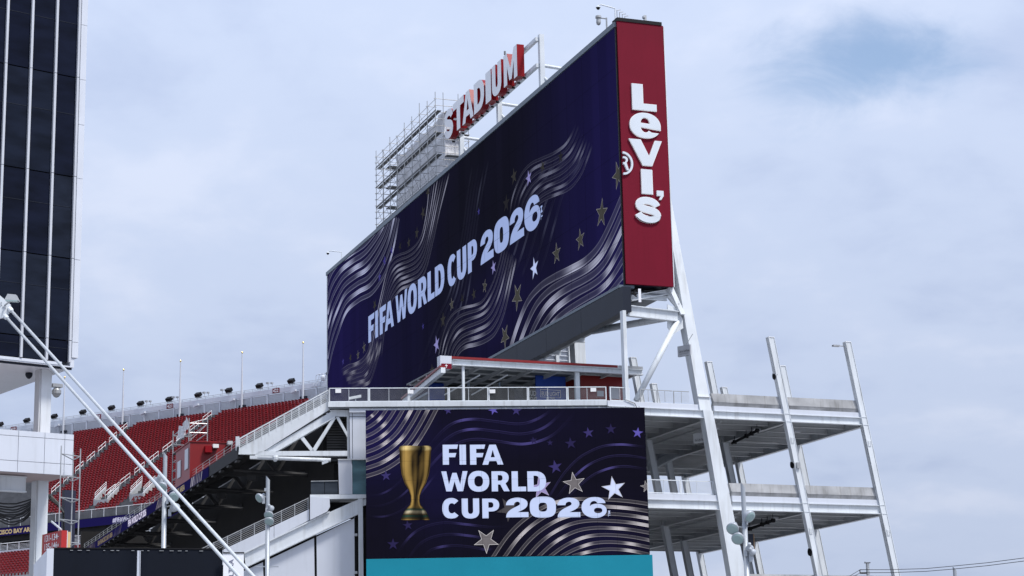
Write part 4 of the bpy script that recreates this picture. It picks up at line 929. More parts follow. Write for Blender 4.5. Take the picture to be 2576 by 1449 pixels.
for x in (880, 1095):
    u, z = PC.uv(*c6r(x, 240)); b = MB(); b.tube(PC.at(u, z-.12, -1.5), PC.at(u, z+.12, -1.5), .07, 10); b.tube(PC.at(u, z+.12, -1.5), PC.at(u, zt0+.1, -1.5), .01, 4); b.build('pendant_lamp', CHAR_L, can)
for x in (905, 1095):
    b = MB(); b.beam(PC.px(*c6r(x, 200))-vA*0+vA*.3, PC.px(*c6r(x-170, 300))+vA*2.0, uA*.05, ZUP*.06); b.build('brace', G_STEEL, can)
# end block with arrow sign and descending side beam
b = MB(); ub0, zb0 = PC.uv(*c6r(610, 165)); ub1, zb1_ = PC.uv(*c6r(687, 82)); b.box(PC.at(ub0, zb0, .25), uA*(ub1-ub0), vA*.5, ZUP*(zb1_-zb0)); eb = b.build('end_block', W_PANEL, can)
asg = thing('arrow_sign', 'small red sign with white up arrow on the canopy end block', 'sign', PC.at(ub0, zb0, .3))
b = MB(); b.box(PC.at(ub0+.06, zb0-.02, .30), uA*(ub1-ub0-.08), vA*.04, ZUP*.28); b.build('panel', RED_SIGN, asg)
um = (ub0+ub1)/2; ar = [(-.015,-.09),(.015,-.09),(.015,.04),(.06,0),(.08,.02),(0,.1),(-.08,.02),(-.06,0),(-.015,.04)]
b = MB(); b.loops([ar], lambda x, y, d: PC.at(um+x, zb0+.12+y, .305)); b.build('arrow', PAINTW, asg)
PSide = Plane(PC.at(ub0, 0, .2), -13)
q0, q1 = PSide.px(*c6r(640, 172)), PSide.px(*c6r(372, 392))
b = MB(); b.beam(q0, q1, uA*.25, ZUP*.30); b.build('side_beam', W_STEEL, can)
b = MB(); b.beam(q0+ZUP*.19-uA*.05, q1+ZUP*.19-uA*.05, uA*.3, ZUP*.10); b.build('side_fascia', RED_PAINT, can)
# bar walls
bar = thing('patio_bar', 'blue and red patio bar walls under the canopy lettered BUD LIGHT PATIO', 'bar', Q(-2, CT+5, zE))
PB = Plane(Q(0, CT+2.6, 0), 68)
def wall(name, x0, x1, ytop, m, pl, th=.15):
    a = pl.uv(*c6r(x0, 300))[0]; c = pl.uv(*c6r(x1, 300))[0]; b = MB(); b.box(pl.at(a, zE, 0), pl.u*(c-a), -pl.n*th, ZUP*(zt1-.12-zE)); return b.build(name, m, bar), a, c
_, a_, c_ = wall('blue_wall', 1280, 1482, 230, BLUE_PAINT, PB)
PR = Plane(Q(0, CT+1.6, 0), 68); wall('red_wall', 1585, 1905, 215, RED_PAINT, PR); wall('red_return', 1478, 1545, 230, RED_PAINT, Plane(Q(0, CT+3.4, 0), 68))
PK = Plane(Q(0, CT+6.8, 0), 68); wall('back_wall', 560, 1500, 250, VOID, PK); wall('blue_side', 540, 650, 270, BLUE_PAINT, Plane(Q(0, CT+6.4, 0), 68))
tx0, tz0 = PB.uv(*c6r(1316, 349)); tx1, tz1 = PB.uv(*c6r(1438, 325))
put_text('BUD LIGHT', lambda x, y: PB.at(tx0+x, tz0+.02+y, .02), (tz1-tz0), PAINTW, bar, width=tx1-tx0, bold=.02)
put_text('PATIO', lambda x, y: PB.at(tx0+(tx1-tx0)*.25+x, tz0-.32+y, .02), (tz1-tz0), PAINTW, bar, width=(tx1-tx0)*.5, bold=.02)
b = MB()
for (x, z, w, h) in ((tx0-.08, tz1+.10, tx1-tx0+.16, .025), (tx0-.08, tz0-.075, tx1-tx0+.16, .025), (tx0-.08, tz0-.05, .025, tz1-tz0+.15), (tx1+.055, tz0-.05, .025, tz1-tz0+.15)): b.box(PB.at(x, z, .015), PB.u*w, PB.n*-.01, ZUP*h)
b.build('name_border', PAINTW, bar)
u, z = PB.uv(*c6r(1145, 345)); b = MB(); b.box(PB.at(u-.25, z-.3, .3), PB.u*.5, PB.n*-.04, ZUP*.55); b.build('menu_panel', CHAR, bar)
put_text('BUD', lambda x, y: PB.at(u+.65+x, z+.0+y, .1), .3, SILV, bar, width=.5); put_text('LIGHT', lambda x, y: PB.at(u+.6+x, z-.36+y, .1), .3, SILV, bar, width=.6)
for x, y, w in ((1718, 318, .40), (1812, 335, .62)):
    u, z = PR.uv(*c6r(x, y)); b = MB(); b.box(PR.at(u-w/2, z-.3, .05), PR.u*w, PR.n*-.06, ZUP*(.32 if w < .5 else .7)); b.build('service_hatch', G_PANEL, bar)
cn = MB()
for k in range(1): cn.path([Q(-.5+.15*k, -.1, zE+.1), Q(.1+.15*k, -.12, zE-.1), Q(.25+.15*k, -.14, 19.2), Q(.25+.15*k, -.14, 18.8)], .025, 6)
o = cn.build('conduit', GALV); o['label'] = 'thin grey conduit at the foot of the board post'; o['category'] = 'conduit'

# ================================================================== left: raked end of the near upper deck
K = Plane(AL.p+vL*.25, 84.6); UB = BRD.u
def kpoly(b, pts, t0, t1, lat=None):      # polygon in plane K given as pixels, thickened from depth t0 to t1 along the rows
    P = [K.px(*p) for p in pts]; k = len(P); dv = vL if lat is None else lat
    for t in (t0, t1):
        for p in P: b.vert(p+dv*t)
    i0 = len(b.v)-2*k
    b.f.append([i0+i for i in range(k)]); b.f.append([i0+k+i for i in range(k)][::-1])
    for i in range(k): j = (i+1) % k; b.f.append([i0+i, i0+j, i0+k+j, i0+k+i])
    return b
upd = thing('upper_deck_end', 'white raked end girder and truss of the upper deck under stairs', 'stand structure', K.px(740, 1146))
b = MB(); kpoly(b, [(826,1009),(601,1127.5),(599.6,1143),(650,1143),(829,1030)], 0, .22); b.build('raker_plate', W_STEEL, upd)
b = MB(); kpoly(b, [(661,1136),(841,1030),(843,1049),(696,1134.5)], .10, .30); b.build('raker_web', W_STEEL, upd)
b = MB(); kpoly(b, [(843,1047),(843,1050),(696,1136.5),(696,1133.5)], -.02, .42); b.build('raker_flange', W_STEEL, upd)
b = MB(); kpoly(b, [(829,1031),(842,1030),(874,1031),(874,1047),(843,1047)], .09, .30); b.build('end_plate', W_STEEL, upd)
b = MB(); kpoly(b, [(652,1135),(874,1134),(874,1146.5),(640,1146.5)], .0, .35); b.build('bottom_chord', W_STEEL, upd)
for pts in ([(836,1051),(845,1051),(794,1134),(783,1134)], [(752,1098),(760,1093),(791,1134),(781,1134)], [(845,1049),(853,1049),(874,1088),(874,1100)]):
    b = MB(); kpoly(b, pts, .02, .32); b.build('truss_web', W_STEEL, upd)
tube_part('service_pipe', K.px(640, 1152)-vL*.1, K.px(832, 1158)-vL*.1, .10, upd)
b = MB(); kpoly(b, [(629,1148),(648,1148),(648,1156),(629,1156)], -.3, .0); b.build('pipe_bracket', W_STEEL, upd)
cm = MB(); p = K.px(693, 1160)-vL*.3; cm.lathe(p+ZUP*.25, -ZUP, [(.14,0),(.17,.1),(.15,.22),(.06,.32)], 12); o = cm.build('dome_camera', W_STEEL); o['label'] = 'white dome camera under the truss chord of raked deck'; o['category'] = 'camera'; o['group'] = 'security cameras'
cm = MB(); cm.beam(K.px(810, 1167)-vL*.2, K.px(826, 1162)-vL*.3, vL*.12, ZUP*.14); o = cm.build('strip_lamp', W_STEEL); o['label'] = 'white strip lamp hung at the right end of the truss'; o['category'] = 'lamp'
# slab of the deck running away along the rows; underside coloured black for shade
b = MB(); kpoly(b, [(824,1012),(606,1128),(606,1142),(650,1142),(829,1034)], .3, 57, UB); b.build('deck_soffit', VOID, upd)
for k in range(1, 7):
    t = 8.0*k
    for pts in ([(661,1136),(841,1032),(843,1049),(696,1134.5)], [(652,1135),(874,1134),(874,1146.5),(640,1146.5)], [(836,1051),(845,1051),(794,1134),(783,1134)], [(752,1098),(760,1093),(791,1134),(781,1134)]):
        b = MB(); kpoly(b, pts, t, t+.25, UB); b.build('inner_truss', DIM, upd)
# stair railings on the girder
for off, col_ in ((.0, W_STEEL), (.9, GALV)):
    p, q = K.px(602, 1136)+vL*off, K.px(826, 1013)+vL*off
    d = q-p; n = 12; fr = MB(); w = MB()
    for k in range(n+1):
        a = p+d*k/n; fr.beam(a, a+ZUP*(.62 if off == 0 else .85), uL*.035, vL*.035)
    for j in range(6):
        z = .16+j*.10; w.tube(p+ZUP*z, q+ZUP*z, .014 if j < 5 else .03, 5)
    if off: w.tube(p+ZUP*.85, q+ZUP*.85, .03, 6)
    fr.build('stair_rail_posts', col_, upd, kind='stuff'); w.build('stair_rail_bars', col_, upd, kind='stuff')
# stair treads behind the girder edge
for k in range(14):
    a = K.px(602, 1131).lerp(K.px(826, 1013), k/14); b = MB(); b.box(a+vL*.25-ZUP*.1, uL*.42, vL*1.3, ZUP*.16); b.build('stair_tread', CONC_P, upd)
b = MB(); b.box(K.px(592, 1132)+vL*.2, uL*.06-ZUP*0, vL*.03+uL*.14, ZUP*.75); b.build('end_board', G_PANEL, upd)
# concourse facade: white column cladding, louvres, glass box
fac = thing('concourse_facade', 'pale clad concourse corner with glass box beside the lower screen', 'facade', K.px(890, 1250))
b = MB(); kpoly(b, [(879,1026),(936,1026),(936,1155),(881,1155)], -.05, 1.2); b.build('cladding_column', W_PANEL, fac)
for y in (1048,):
    b = MB(); kpoly(b, [(879,y),(936,y),(936,y+1.2),(879,y+1.2)], -.058, -.04); b.build('panel_joint', CHAR, fac)
b = MB(); kpoly(b, [(885.5,1027),(886.6,1027),(887.6,1154),(886.5,1154)], -.058, -.04); b.build('panel_joint', CHAR, fac)
b = MB(); kpoly(b, [(872,1030),(878,1030),(880,1156),(874,1156)], .1, .8); b.build('side_pilaster', G_STEEL, fac)
for k in range(18):
    y = 1035+k*6.6; b = MB(); kpoly(b, [(822,y),(872,y),(872,y+4.4),(822,y+4.4)], 1.2, 1.35); b.build('louvre_slat', DIM, fac)
b = MB(); kpoly(b, [(812,1030),(876,1030),(876,1156),(812,1156)], 1.5, 1.7); b.build('louvre_backing', VOID, fac)
b = MB(); kpoly(b, [(851,1157),(884.5,1157),(886,1243),(853,1243)], .0, 1.5); b.build('grey_panel', G_PANEL, fac)
b = MB(); kpoly(b, [(886,1157),(936,1157),(936,1243),(887,1243)], .05, 1.4); b.build('teal_pane', TGLASS, fac)
b = MB(); kpoly(b, [(850,1155),(936,1154.5),(936,1157),(850,1157.5)], -.06, 1.5); b.build('glass_box_head', G_STEEL, fac)
for pts in ([(782,1211),(816,1210.5),(816,1243),(782,1243)], [(817.5,1210.5),(850,1210),(850,1243),(817.5,1243)]):
    b = MB(); kpoly(b, pts, .1, .13); b.build('balustrade_pane', BGLASS, fac)
b = MB(); kpoly(b, [(782,1209.3),(850,1208.3),(850,1210),(782,1211)], .05, .18); b.build('balustrade_cap', GALV, fac)
b = MB(); kpoly(b, [(780,1245),(936,1244.5),(936,1254),(829,1256),(780,1250)], -.15, 1.6); b.build('floor_slab', W_STEEL, fac)
b = MB(); kpoly(b, [(780,1250),(829,1254),(830,1276),(823,1288),(780,1309)], -.2, .1); b.build('white_upstand', W_PANEL, fac)
b = MB(); kpoly(b, [(901,1252),(912.5,1252),(914.5,1480),(902.5,1480)], -.1, .25); b.build('column', W_STEEL, fac)
b = MB(); kpoly(b, [(912,1258),(936,1250),(936,1266),(912,1273)], -.05, .2); b.build('bracket_beam', W_STEEL, fac)
b = MB(); kpoly(b, [(893,1257),(936,1257),(936,1480),(893,1480)], 1.0, 1.2); b.build('recess_shade_sheet', VOID, fac)
b = MB(); kpoly(b, [(822,1258),(892.5,1258),(892.5,1300),(822,1300)], .9, 1.1); b.build('recess_shade_sheet', VOID, fac)  # black sheets added where the gaps only lie in shade
# lower raked wall with railing
low = thing('lower_raked_wall', 'white raked wall and girder with railing below the dark concourse', 'raked wall', K.px(700, 1449))
for pts in ([(778,1281),(778,1308.5),(690,1354),(690,1322.5)], [(689,1323),(689,1354.5),(614,1392),(563,1392),(563,1382)], [(562,1383),(562,1420),(470,1462),(470,1427)]):
    b = MB(); kpoly(b, pts, -.06, .15); b.build('parapet_panel', W_PANEL, low)
b = MB(); kpoly(b, [(829,1288),(901,1256),(901,1291),(618,1425),(614,1393)], .05, .20); b.build('girder_web', W_STEEL, low)
b = MB(); kpoly(b, [(901,1290),(901,1293.5),(618,1428),(618,1424)], -.05, .3); b.build('girder_flange', W_STEEL, low)
b = MB(); kpoly(b, [(829,1286),(614,1390),(614,1393.5),(829,1289.5)], -.08, .3); b.build('girder_flange', W_STEEL, low)
for pts in ([(891.5,1302),(893,1500),(798,1500),(796,1349)], [(790,1352),(792,1500),(672,1500),(668,1410)], [(661,1413),(664,1500),(600,1500),(598,1442)]):
    b = MB(); kpoly(b, pts, .28, .45); b.build('wall_panel', G_PANEL if False else W_PANEL, low)
b = MB(); kpoly(b, [(900,1296),(900,1500),(560,1500),(560,1452)], .5, .6); b.build('wall_backing', VOID, low)
for (x, y) in ((895, 1345), (895, 1440)):
    b = MB(); kpoly(b, [(x-3,y-3),(x+4,y-3),(x+4,y+3),(x-3,y+3)], .0, .2); b.build('fixing_bracket', GALV, low)
p, q = K.px(503, 1410)+vL*.1, K.px(775, 1281)+vL*.1; d = q-p; fr = MB(); w = MB(); n = 8
for k in range(n+1): fr.beam(p+d*k/n, p+d*k/n+ZUP*.62, uL*.04, vL*.04)
for j in range(6): w.tube(p+ZUP*(.08+j*.10), q+ZUP*(.08+j*.10), .011 if j < 5 else .026, 5)
fr.build('rail_posts', GALV, low, kind='stuff'); w.build('rail_bars', GALV, low, kind='stuff')
# concourse tier, back wall and added end sheet, coloured black for shade
voi = thing('dark_concourse', 'dark shaded concourse tier under the upper deck', 'concourse', K.px(700, 1300)+UB*20)
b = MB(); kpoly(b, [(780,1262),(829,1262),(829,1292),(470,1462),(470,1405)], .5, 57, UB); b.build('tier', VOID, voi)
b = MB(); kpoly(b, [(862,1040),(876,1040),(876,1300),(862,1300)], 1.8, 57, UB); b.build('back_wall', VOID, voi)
e0 = K.px(604, 1300)+UB*57.5; b = MB(); b.box(V((e0.x, e0.y, 0)), RED.u*28, UB*.3, ZUP*19); b.build('end_shade_sheet', VOID, voi)  # black sheet added so the view under the deck ends in darkness
for k in range(1, 7):
    p = K.px(640, 1150)+UB*(8.0*k-3)
    b = MB(); b.tube(p, p+uL*4.0-ZUP*.3, .10, 8); b.build('service_pipe', DIM, voi)
    b = MB(); b.cbox(p-ZUP*.45+uL*1.0, uL*.5, vL*.25, ZUP*.3); b.build('hung_box', DIM, voi)
    for j in range(5):
        q = K.px(770, 1268)+UB*(8.0*k-4)+uL*(-1.5*j)-ZUP*(.72*j); b = MB(); b.box(q, uL*.9, UB*7, ZUP*.25); b.build('seat_row', DIM, voi)

# ================================================================== front fascia ribbon of the near deck
FP = Plane(AL.px(600, 1140), -20.4); fz1, fz0 = 17.34, 16.71
rb = thing('ribbon_board', 'navy ribbon display along the front of the near upper deck', 'ribbon display', FP.at(20, fz0))
b = MB(); b.box(FP.at(.3, fz0, .02), UB*56, FP.n*.3, ZUP*(fz1-fz0)); b.build('cabinet', BLACK, rb)
uBk = FP.uv(525, 1180)[0]
RN = lin((22, 20, 66))
screen_base(FP, uBk, 56, fz0+.03, fz1-.03, -.005, lambda a, c: RN, 20, 1, 'screen', LED_B, rb)
def fpu(x): return FP.u_at(x, (fz0+fz1)/2)
c3p = crop(560, 1720, 3.8125); c5p = crop(280, 1950, 5.175)
put_text('FIFA WORLD CUP 2026', lambda x, y: FP.at(fpu(c5p(1208, 0)[0])-x, fz0+.12+y, -.02), .42, LED_B, rb, width=fpu(c5p(1208, 0)[0])-fpu(c5p(1582, 0)[0]), color=lin((215, 210, 235)), bold=.06)
put_text('BAY AREA', lambda x, y: FP.at(fpu(c3p(550, 0)[0])-x, fz0+.15+y, -.02), .34, LED_B, rb, width=fpu(c3p(550, 0)[0])-fpu(c3p(686, 0)[0]), color=lin((150, 138, 112)), bold=.05)
put_text('SAN FRANCISCO BAY AREA', lambda x, y: FP.at(fpu(c5p(580, 0)[0])-x, fz0+.15+y, -.02), .34, LED_B, rb, width=fpu(c5p(580, 0)[0])-fpu(c5p(885, 0)[0]), color=lin((128, 116, 92)), bold=.05)
def fring(x0, x1, n, col, seed, slant=.6):
    rnd = random.Random(seed); ua, ub = fpu(x0), fpu(x1); b = MB()
    for k in range(n):
        u = ua+(ub-ua)*(k+.5)/n; w_ = (ua-ub)/n*.28*rnd.uniform(.5, 1.3)
        pts = [(u+w_, fz0+.05), (u-w_, fz0+.05), (u-w_-slant*rnd.uniform(.6, 1), fz1-.06), (u+w_-slant, fz1-.06)]
        b.poly([FP.at(min(max(p_[0], .3), 56), p_[1], -.015) for p_ in pts], (lambda g_: tuple(c*g_ for c in col))(rnd.uniform(.35, 1.0)))
    b.build('pattern_graphic', LED_B, rb, kind='stuff')
fring(c3p(765, 0)[0], c3p(945, 0)[0], 7, lin((150, 146, 160)), 5, .3); fring(c3p(240, 0)[0], c3p(340, 0)[0], 9, lin((150, 144, 148)), 6, .8); fring(c5p(900, 0)[0], c5p(1045, 0)[0], 6, lin((110, 106, 120)), 7, .9); fring(c5p(350, 0)[0], c5p(520, 0)[0], 6, lin((120, 112, 112)), 8, .5)
rr_ = MB(); wv = MB()
for k in range(30):
    a = FP.at(.5+k*1.9, fz1, .15); rr_.beam(a, a+ZUP*.46, UB*.03, FP.n*.03)
for z in (.15, .3, .46): wv.tube(FP.at(.5, fz1+z, .15), FP.at(56, fz1+z, .15), .012, 5)
rr_.build('rail_posts', GALV, rb, kind='stuff'); wv.build('rail_bars', GALV, rb, kind='stuff')
und = MB()
for k in range(28): und.box(FP.at(.6+k*2.0, fz0-.12, .04), UB*.5, FP.n*.2, ZUP*.1)
und.build('cable_trays', DIM, rb, kind='stuff')

# ================================================================== red press booth above the ribbon
BO = FP.px(*c3p(757, 640)); bth = thing('press_booth', 'red box booth with pale windows above the ribbon display', 'booth', BO)
PF = Plane(BO+FP.n*.4, 69.6); w0, z0 = PF.uv(*c3p(757, 700)); w1, z1 = PF.uv(*c3p(1395, 205)); z1 = PF.uv(*c3p(1000, 188))[1]; z0 = fz1+.45
b = MB(); zq = z0-.6; zr_ = z0-.5+.62*(w1-w0); b.hexa([PF.at(w0, zq), PF.at(w1, zr_), PF.at(w1, zr_)+UB*4.4, PF.at(w0, zq)+UB*4.4], [PF.at(w0, z1), PF.at(w1, z1), PF.at(w1, z1)+UB*4.4, PF.at(w0, z1)+UB*4.4]); b.build('shell', RED_PAINT, bth)
b = MB(); b.box(PF.at(w0-.06, z1, .06), PF.u*(w1-w0+.1), UB*4.5, ZUP*.06); b.build('roof_trim', RED_PAINT, bth)
PLs = Plane(PF.at(w0, 0, 0), -20.4)
for (ua, ub, za, zb_) in ((.35, 1.35, .5, 1.7), (2.6, 3.6, .3, 1.3)):
    b = MB(); b.box(PLs.at(ua, z0+za-.3, -.05), UB*(ub-ua), PLs.n*.06, ZUP*(zb_-za)); b.build('window', G_PANEL, bth)
def on_pf(nm, x0, y0, x1, y1, dep, m): a0, za = PF.uv(*c3p(x0, y1)); a1, zb_ = PF.uv(*c3p(x1, y0)); b = MB(); b.box(PF.at(a0, za, dep), PF.u*(a1-a0), PF.n*-(dep-.005), ZUP*(zb_-za)); return b.build(nm, m, bth)
on_pf('red_speaker', 978, 255, 1085, 350, .35, RED_GLOSS); on_pf('white_unit', 1092, 232, 1178, 285, .45, RIM); on_pf('grey_unit', 1320, 182, 1392, 235, .4, G_STEEL)
b = MB(); b.box(FP.px(*c3p(640, 665))+FP.n*.2, PF.u*1.3, UB*2.0, ZUP*.06); b.build('step_landing', W_STEEL, bth)
# ================================================================== far upper stand
TS = atY(755, 1010, 250); PHI = -57; RK = R(32); ua_ = dirv(PHI); dh_ = dirv(PHI-90)
def SP(a, b_, h=0.0):      # a along rows, b down the rake, h height above the rake line
    return TS+ua_*a+dh_*(b_*math.cos(RK))+ZUP*(h-b_*math.sin(RK))
def SPpx(x, y):
    d = dh_*math.cos(RK)-ZUP*math.sin(RK); n = ua_.cross(d); r = ray(x, y); q = C0+r*((TS-C0).dot(n)/r.dot(n))-TS; return q.dot(ua_), q.dot(d)
stand = thing('upper_stand', 'far upper stand with louvred back wall and red seat rows', 'grandstand', SP(20, 10, -3))
ROWB, NROW, PITCH_S = .75, 38, .56
def aisle(a, b_): return abs(a-(13.9-.05*b_)) < .75 or abs(a-(29.1-.21*b_)) < .75 or abs(a-(45-.3*b_)) < .75 or abs(a+2.4) < .4
for k in range(NROW):
    b0 = k*ROWB; b = MB(); t_ = ROWB*math.cos(RK); r__ = ROWB*math.sin(RK); p = SP(-14, b0+ROWB, 0)
    b.box(p+ZUP*(r__-.9-.28)-dh_*t_, ua_*86, dh_*t_*1.02, ZUP*.9); b.build('tread', TREADM, stand)
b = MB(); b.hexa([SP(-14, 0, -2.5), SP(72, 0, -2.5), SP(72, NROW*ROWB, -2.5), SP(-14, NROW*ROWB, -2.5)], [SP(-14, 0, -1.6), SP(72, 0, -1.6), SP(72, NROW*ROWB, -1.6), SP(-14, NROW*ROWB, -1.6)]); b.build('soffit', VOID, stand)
# back wall
WB = -1.0
wp = lambda a, h, o=0.0: SP(a, 0, 0)+dh_*(WB+o)+ZUP*h
bay = 2.7; nbay = 28; aw0 = -4.6
for k in range(nbay):
    a = aw0+k*bay
    b = MB()
    for j in range(14): z = -.6+j*.165; b.box(wp(a+.12, z, 0), ua_*(bay-.24), dh_*.05-ZUP*.05, ZUP*.10)
    b.build('louvre_panel', G_PANEL, stand)
    b = MB(); b.box(wp(a-.1, -.6, .0), ua_*.2, dh_*.14, ZUP*2.3); b.build('wall_post', W_PANEL, stand)
    b = MB(); b.box(wp(a+.005, 1.72, -.05), ua_*(bay-.01), dh_*.22, ZUP*.62); b.build('fascia_panel', W_PANEL, stand)
b = MB(); b.box(wp(aw0, -.7, -.3), ua_*nbay*bay, dh_*.1, ZUP*2.4); b.build('wall_backing', G_STEEL, stand)
b = MB(); b.box(wp(aw0-.3, -.6, -.15), ua_*.5, dh_*.5, ZUP*3.1); b.build('end_pier', W_PANEL, stand)
rl_ = MB()
for z in (2.52, 2.72): rl_.tube(wp(aw0, z, -.1), wp(aw0+nbay*bay, z, -.1), .03, 5)
for k in range(nbay*2): rl_.tube(wp(aw0+k*bay/2, 2.3, -.1), wp(aw0+k*bay/2, 2.75, -.1), .025, 5)
rl_.build('top_rail', GALV, stand, kind='stuff')
# speakers, small lamps, flagpoles, section signs
def stand_a(x, h):   # position along the wall from an image column
    lo, hi = -8, 80
    for _ in range(40):
        m_ = (lo+hi)/2
        if project(wp(m_, h))[0] > x: lo = m_
        else: hi = m_
    return lo
spk = None; sb = ['beside the corner flagpole', 'between the 422 sign and the next flagpole', 'left of the second flagpole from the video board', 'near the section 421 sign', 'past the 421 sign', 'right of the third flagpole', 'left of the third flagpole', 'near the 420 sign', 'above the white tower box', 'beside the tower column', 'at the far frame edge']
sxs = [735, 655, 578, 501, 428, 356, 283, 211, 139, 70, 3]
for i, x in enumerate(sxs):
    a = stand_a(x, 2.9); base = wp(a, 2.55, .05)
    t = thing('loudspeaker', 'black loudspeaker cabinet on stand wall rail '+sb[i], 'loudspeaker', base, 'loudspeakers along the stand wall')
    f = (dh_*.8-ZUP*.6).normalized(); r2 = ua_; u2 = f.cross(r2).normalized(); u2 = u2 if u2.z > 0 else -u2
    b = MB(); b.box(base+ZUP*.30-r2*.43-f*.28, r2*.86, f*.58, u2*.46); b.build('cabinet', BLACK, t)
    b = MB(); b.tube(base-r2*.4, base-r2*.4+ZUP*.4, .03, 5); b.tube(base+r2*.4, base+r2*.4+ZUP*.4, .03, 5); b.tube(base-r2*.45+ZUP*.08, base+r2*.45+ZUP*.08, .035, 5); b.build('yoke', DGALV, t)
for x, lab in ((675, 'above the 422 sign'), (515, 'right of the 421 sign'), (560, 'beside the second flagpole'), (370, 'above the tower cables'), (438, 'left of the third flagpole')):
    a = stand_a(x, 2.9); base = wp(a, 2.6, .05)
    b = MB(); b.tube(base, base+ZUP*.5, .03, 5); b.cbox(base+ZUP*.6+dh_*.1, ua_*.35, dh_*.3, ZUP*.22); b.cbox(base+ZUP*.52-ua_*.7+dh_*.1, ua_*.3, dh_*.28, ZUP*.2); b.tube(base-ua_*.7, base-ua_*.7+ZUP*.45, .03, 5)
    o = b.build('antenna_pair', GALV); o['label'] = 'pair of small grey antennas on stand wall rail '+lab; o['category'] = 'antenna'; o['group'] = 'antennas on the stand wall'
for x, top, lab in ((766, 857, 'next to the video board edge'), (612, 882, 'second from the video board'), (456, 904, 'third from the video board'), (312, 926, 'fourth from the video board'), (163, 945, 'behind the tower column')):
    a = stand_a(x, 1.0); base = wp(a, -.5, .3)
    t = thing('flagpole', 'bare tapered flagpole on stand wall, '+lab, 'flagpole', base, 'flagpoles on the stand wall')
    y2 = 1000; h = 8.0
    for _ in range(20):
        py = project(base+ZUP*h)[1]; h += (py-top)*(250/5009)
    b = MB(); b.tube(base, base+ZUP*h*.5, .17, 8, .13); b.tube(base+ZUP*h*.5, base+ZUP*(h-.4), .13, 8, .07); b.build('shaft', G_PANEL, t)
    b = MB(); b.lathe(base+ZUP*(h-.42), ZUP, [(.05,0),(.11,.1),(.12,.2),(.08,.3),(.02,.34)], 8); b.build('ball_finial', GOLD, t)
    b = MB(); b.box(base+ZUP*1.0-ua_*.5-dh_*.25, ua_*1.0, dh_*.3, ZUP*.28); b.build('wall_clamp', CHAR, t)
for x, y, s in ((697, 983, '422'), (430, 1018, '421'), (249, 1044, '420'), (37, 1072, '419')):
    a = stand_a(x, 2.0); t = thing('section_sign', 'maroon section sign %s on stand wall ' % s+{'422': 'closest to the video board', '421': 'above the middle seat block', '420': 'behind the stay rods', '419': 'beside the white tower box'}[s], 'sign', wp(a, 1.8, .2))
    b = MB(); b.box(wp(a-.55, 1.74, .20), ua_*1.1, dh_*.06, ZUP*.62); b.build('panel', RED_SIGN, t)
    put_text(s, lambda p_, q_: wp(a+.46-p_, 1.83+q_, .275), .44, PAINTW, t, width=.92, bold=.03)
for x, wl in ((745, 'beside the corner flagpole'), (590, 'left of the second flagpole'), (500, 'right of the third flagpole'), (366, 'left of the fourth flagpole mast bracket'), (150, 'beside the tower column')):
    a = stand_a(x, 1.4); b = MB(); b.cbox(wp(a, 1.55, .5), ua_*.8-ZUP*.2, dh_*.35, ZUP*.25); o = b.build('flood_lamp', W_PANEL)
    o['label'] = 'slim white floodlight angled out from the stand wall '+wl; o['category'] = 'floodlight'; o['group'] = 'slim floodlights on the stand wall'
a = stand_a(800, 2.0); b = MB(); t = thing('camera_cluster', 'white domes and boxes clustered on the corner pier of the far stand', 'camera', wp(a, 2.5, 0))
for k in range(3): b.path([wp(a-.6+.5*k, 2.3, .1), wp(a-.8+.5*k, 3.3, .1), wp(a-1.4+.5*k, 3.4, .1)], .05, 6); b.cbox(wp(a-.4+.55*k, 2.1, .1), ua_*.4, dh_*.3, ZUP*.5)
b.build('arms', W_PANEL, t)
b = MB(); b.lathe(wp(a-1.0, 3.2, .1), -ZUP, [(.1,0),(.4,.2),(.42,.4),(.3,.7),(.05,.8)], 12); b.build('dome', W_PANEL, t)
b = MB(); b.lathe(wp(a-1.6, 3.5, .1), -ZUP, [(.1,0),(.22,.1),(.2,.4),(.05,.5)], 10); b.build('dome', BLACK, t)
# ---- seats: one mesh shared by all
sm = MB()
def seat_mesh():
    arch = [(-.20,0),(-.235,.24),(-.20,.33),(-.10,.375),(0,.385),(.10,.375),(.20,.33),(.235,.24),(.20,0)]
    k = len(arch); yo = lambda z: .42*z if z < .25 else .10-(z-.24)*1.25
    for d in (0, -.10):
        for x, z in arch: sm.vert((x, d+yo(z), z+.30))
    sm.f.append([0, 1, k-2, k-1]); sm.f.append(list(range(1, k-1))); sm.f.append([k, k+1, 2*k-2, 2*k-1][::-1]); sm.f.append(list(range(k+1, 2*k-1))[::-1])
    for i in range(k): j = (i+1) % k; sm.f.append([i, j, k+j, k+i])
    sm.box((-.03, -.12, -.2), (.06, 0, 0), (0, .2, 0), (0, 0, .50))
seat_mesh(); me = bpy.data.meshes.new('stadium_seat'); me.from_pydata(sm.v, [], sm.f); me.materials.append(RED_SEAT); me.update()
SROT = Matrix((( -ua_.x, dh_.x, 0), (-ua_.y, dh_.y, 0), (0, 0, 1))).to_euler()
SM3 = SROT.to_matrix()
def vom(a, b_):   # openings of the two stair mouths
    return any(x0 < a < x1 and b_ > y0 for x0, x1, y0 in VOMS)
VOMS = []
for (xl, yl, xr, yr) in ((512, 360, 1005, 90), (1255, 240, 1700, 60)):
    a1, b1 = SPpx(*c5p(xl, yl)); a2, b2 = SPpx(*c5p(xr, yr)); VOMS.append((min(a1, a2)-.4, max(a1, a2)+.4, min(b1, b2)-.5))
seats = []
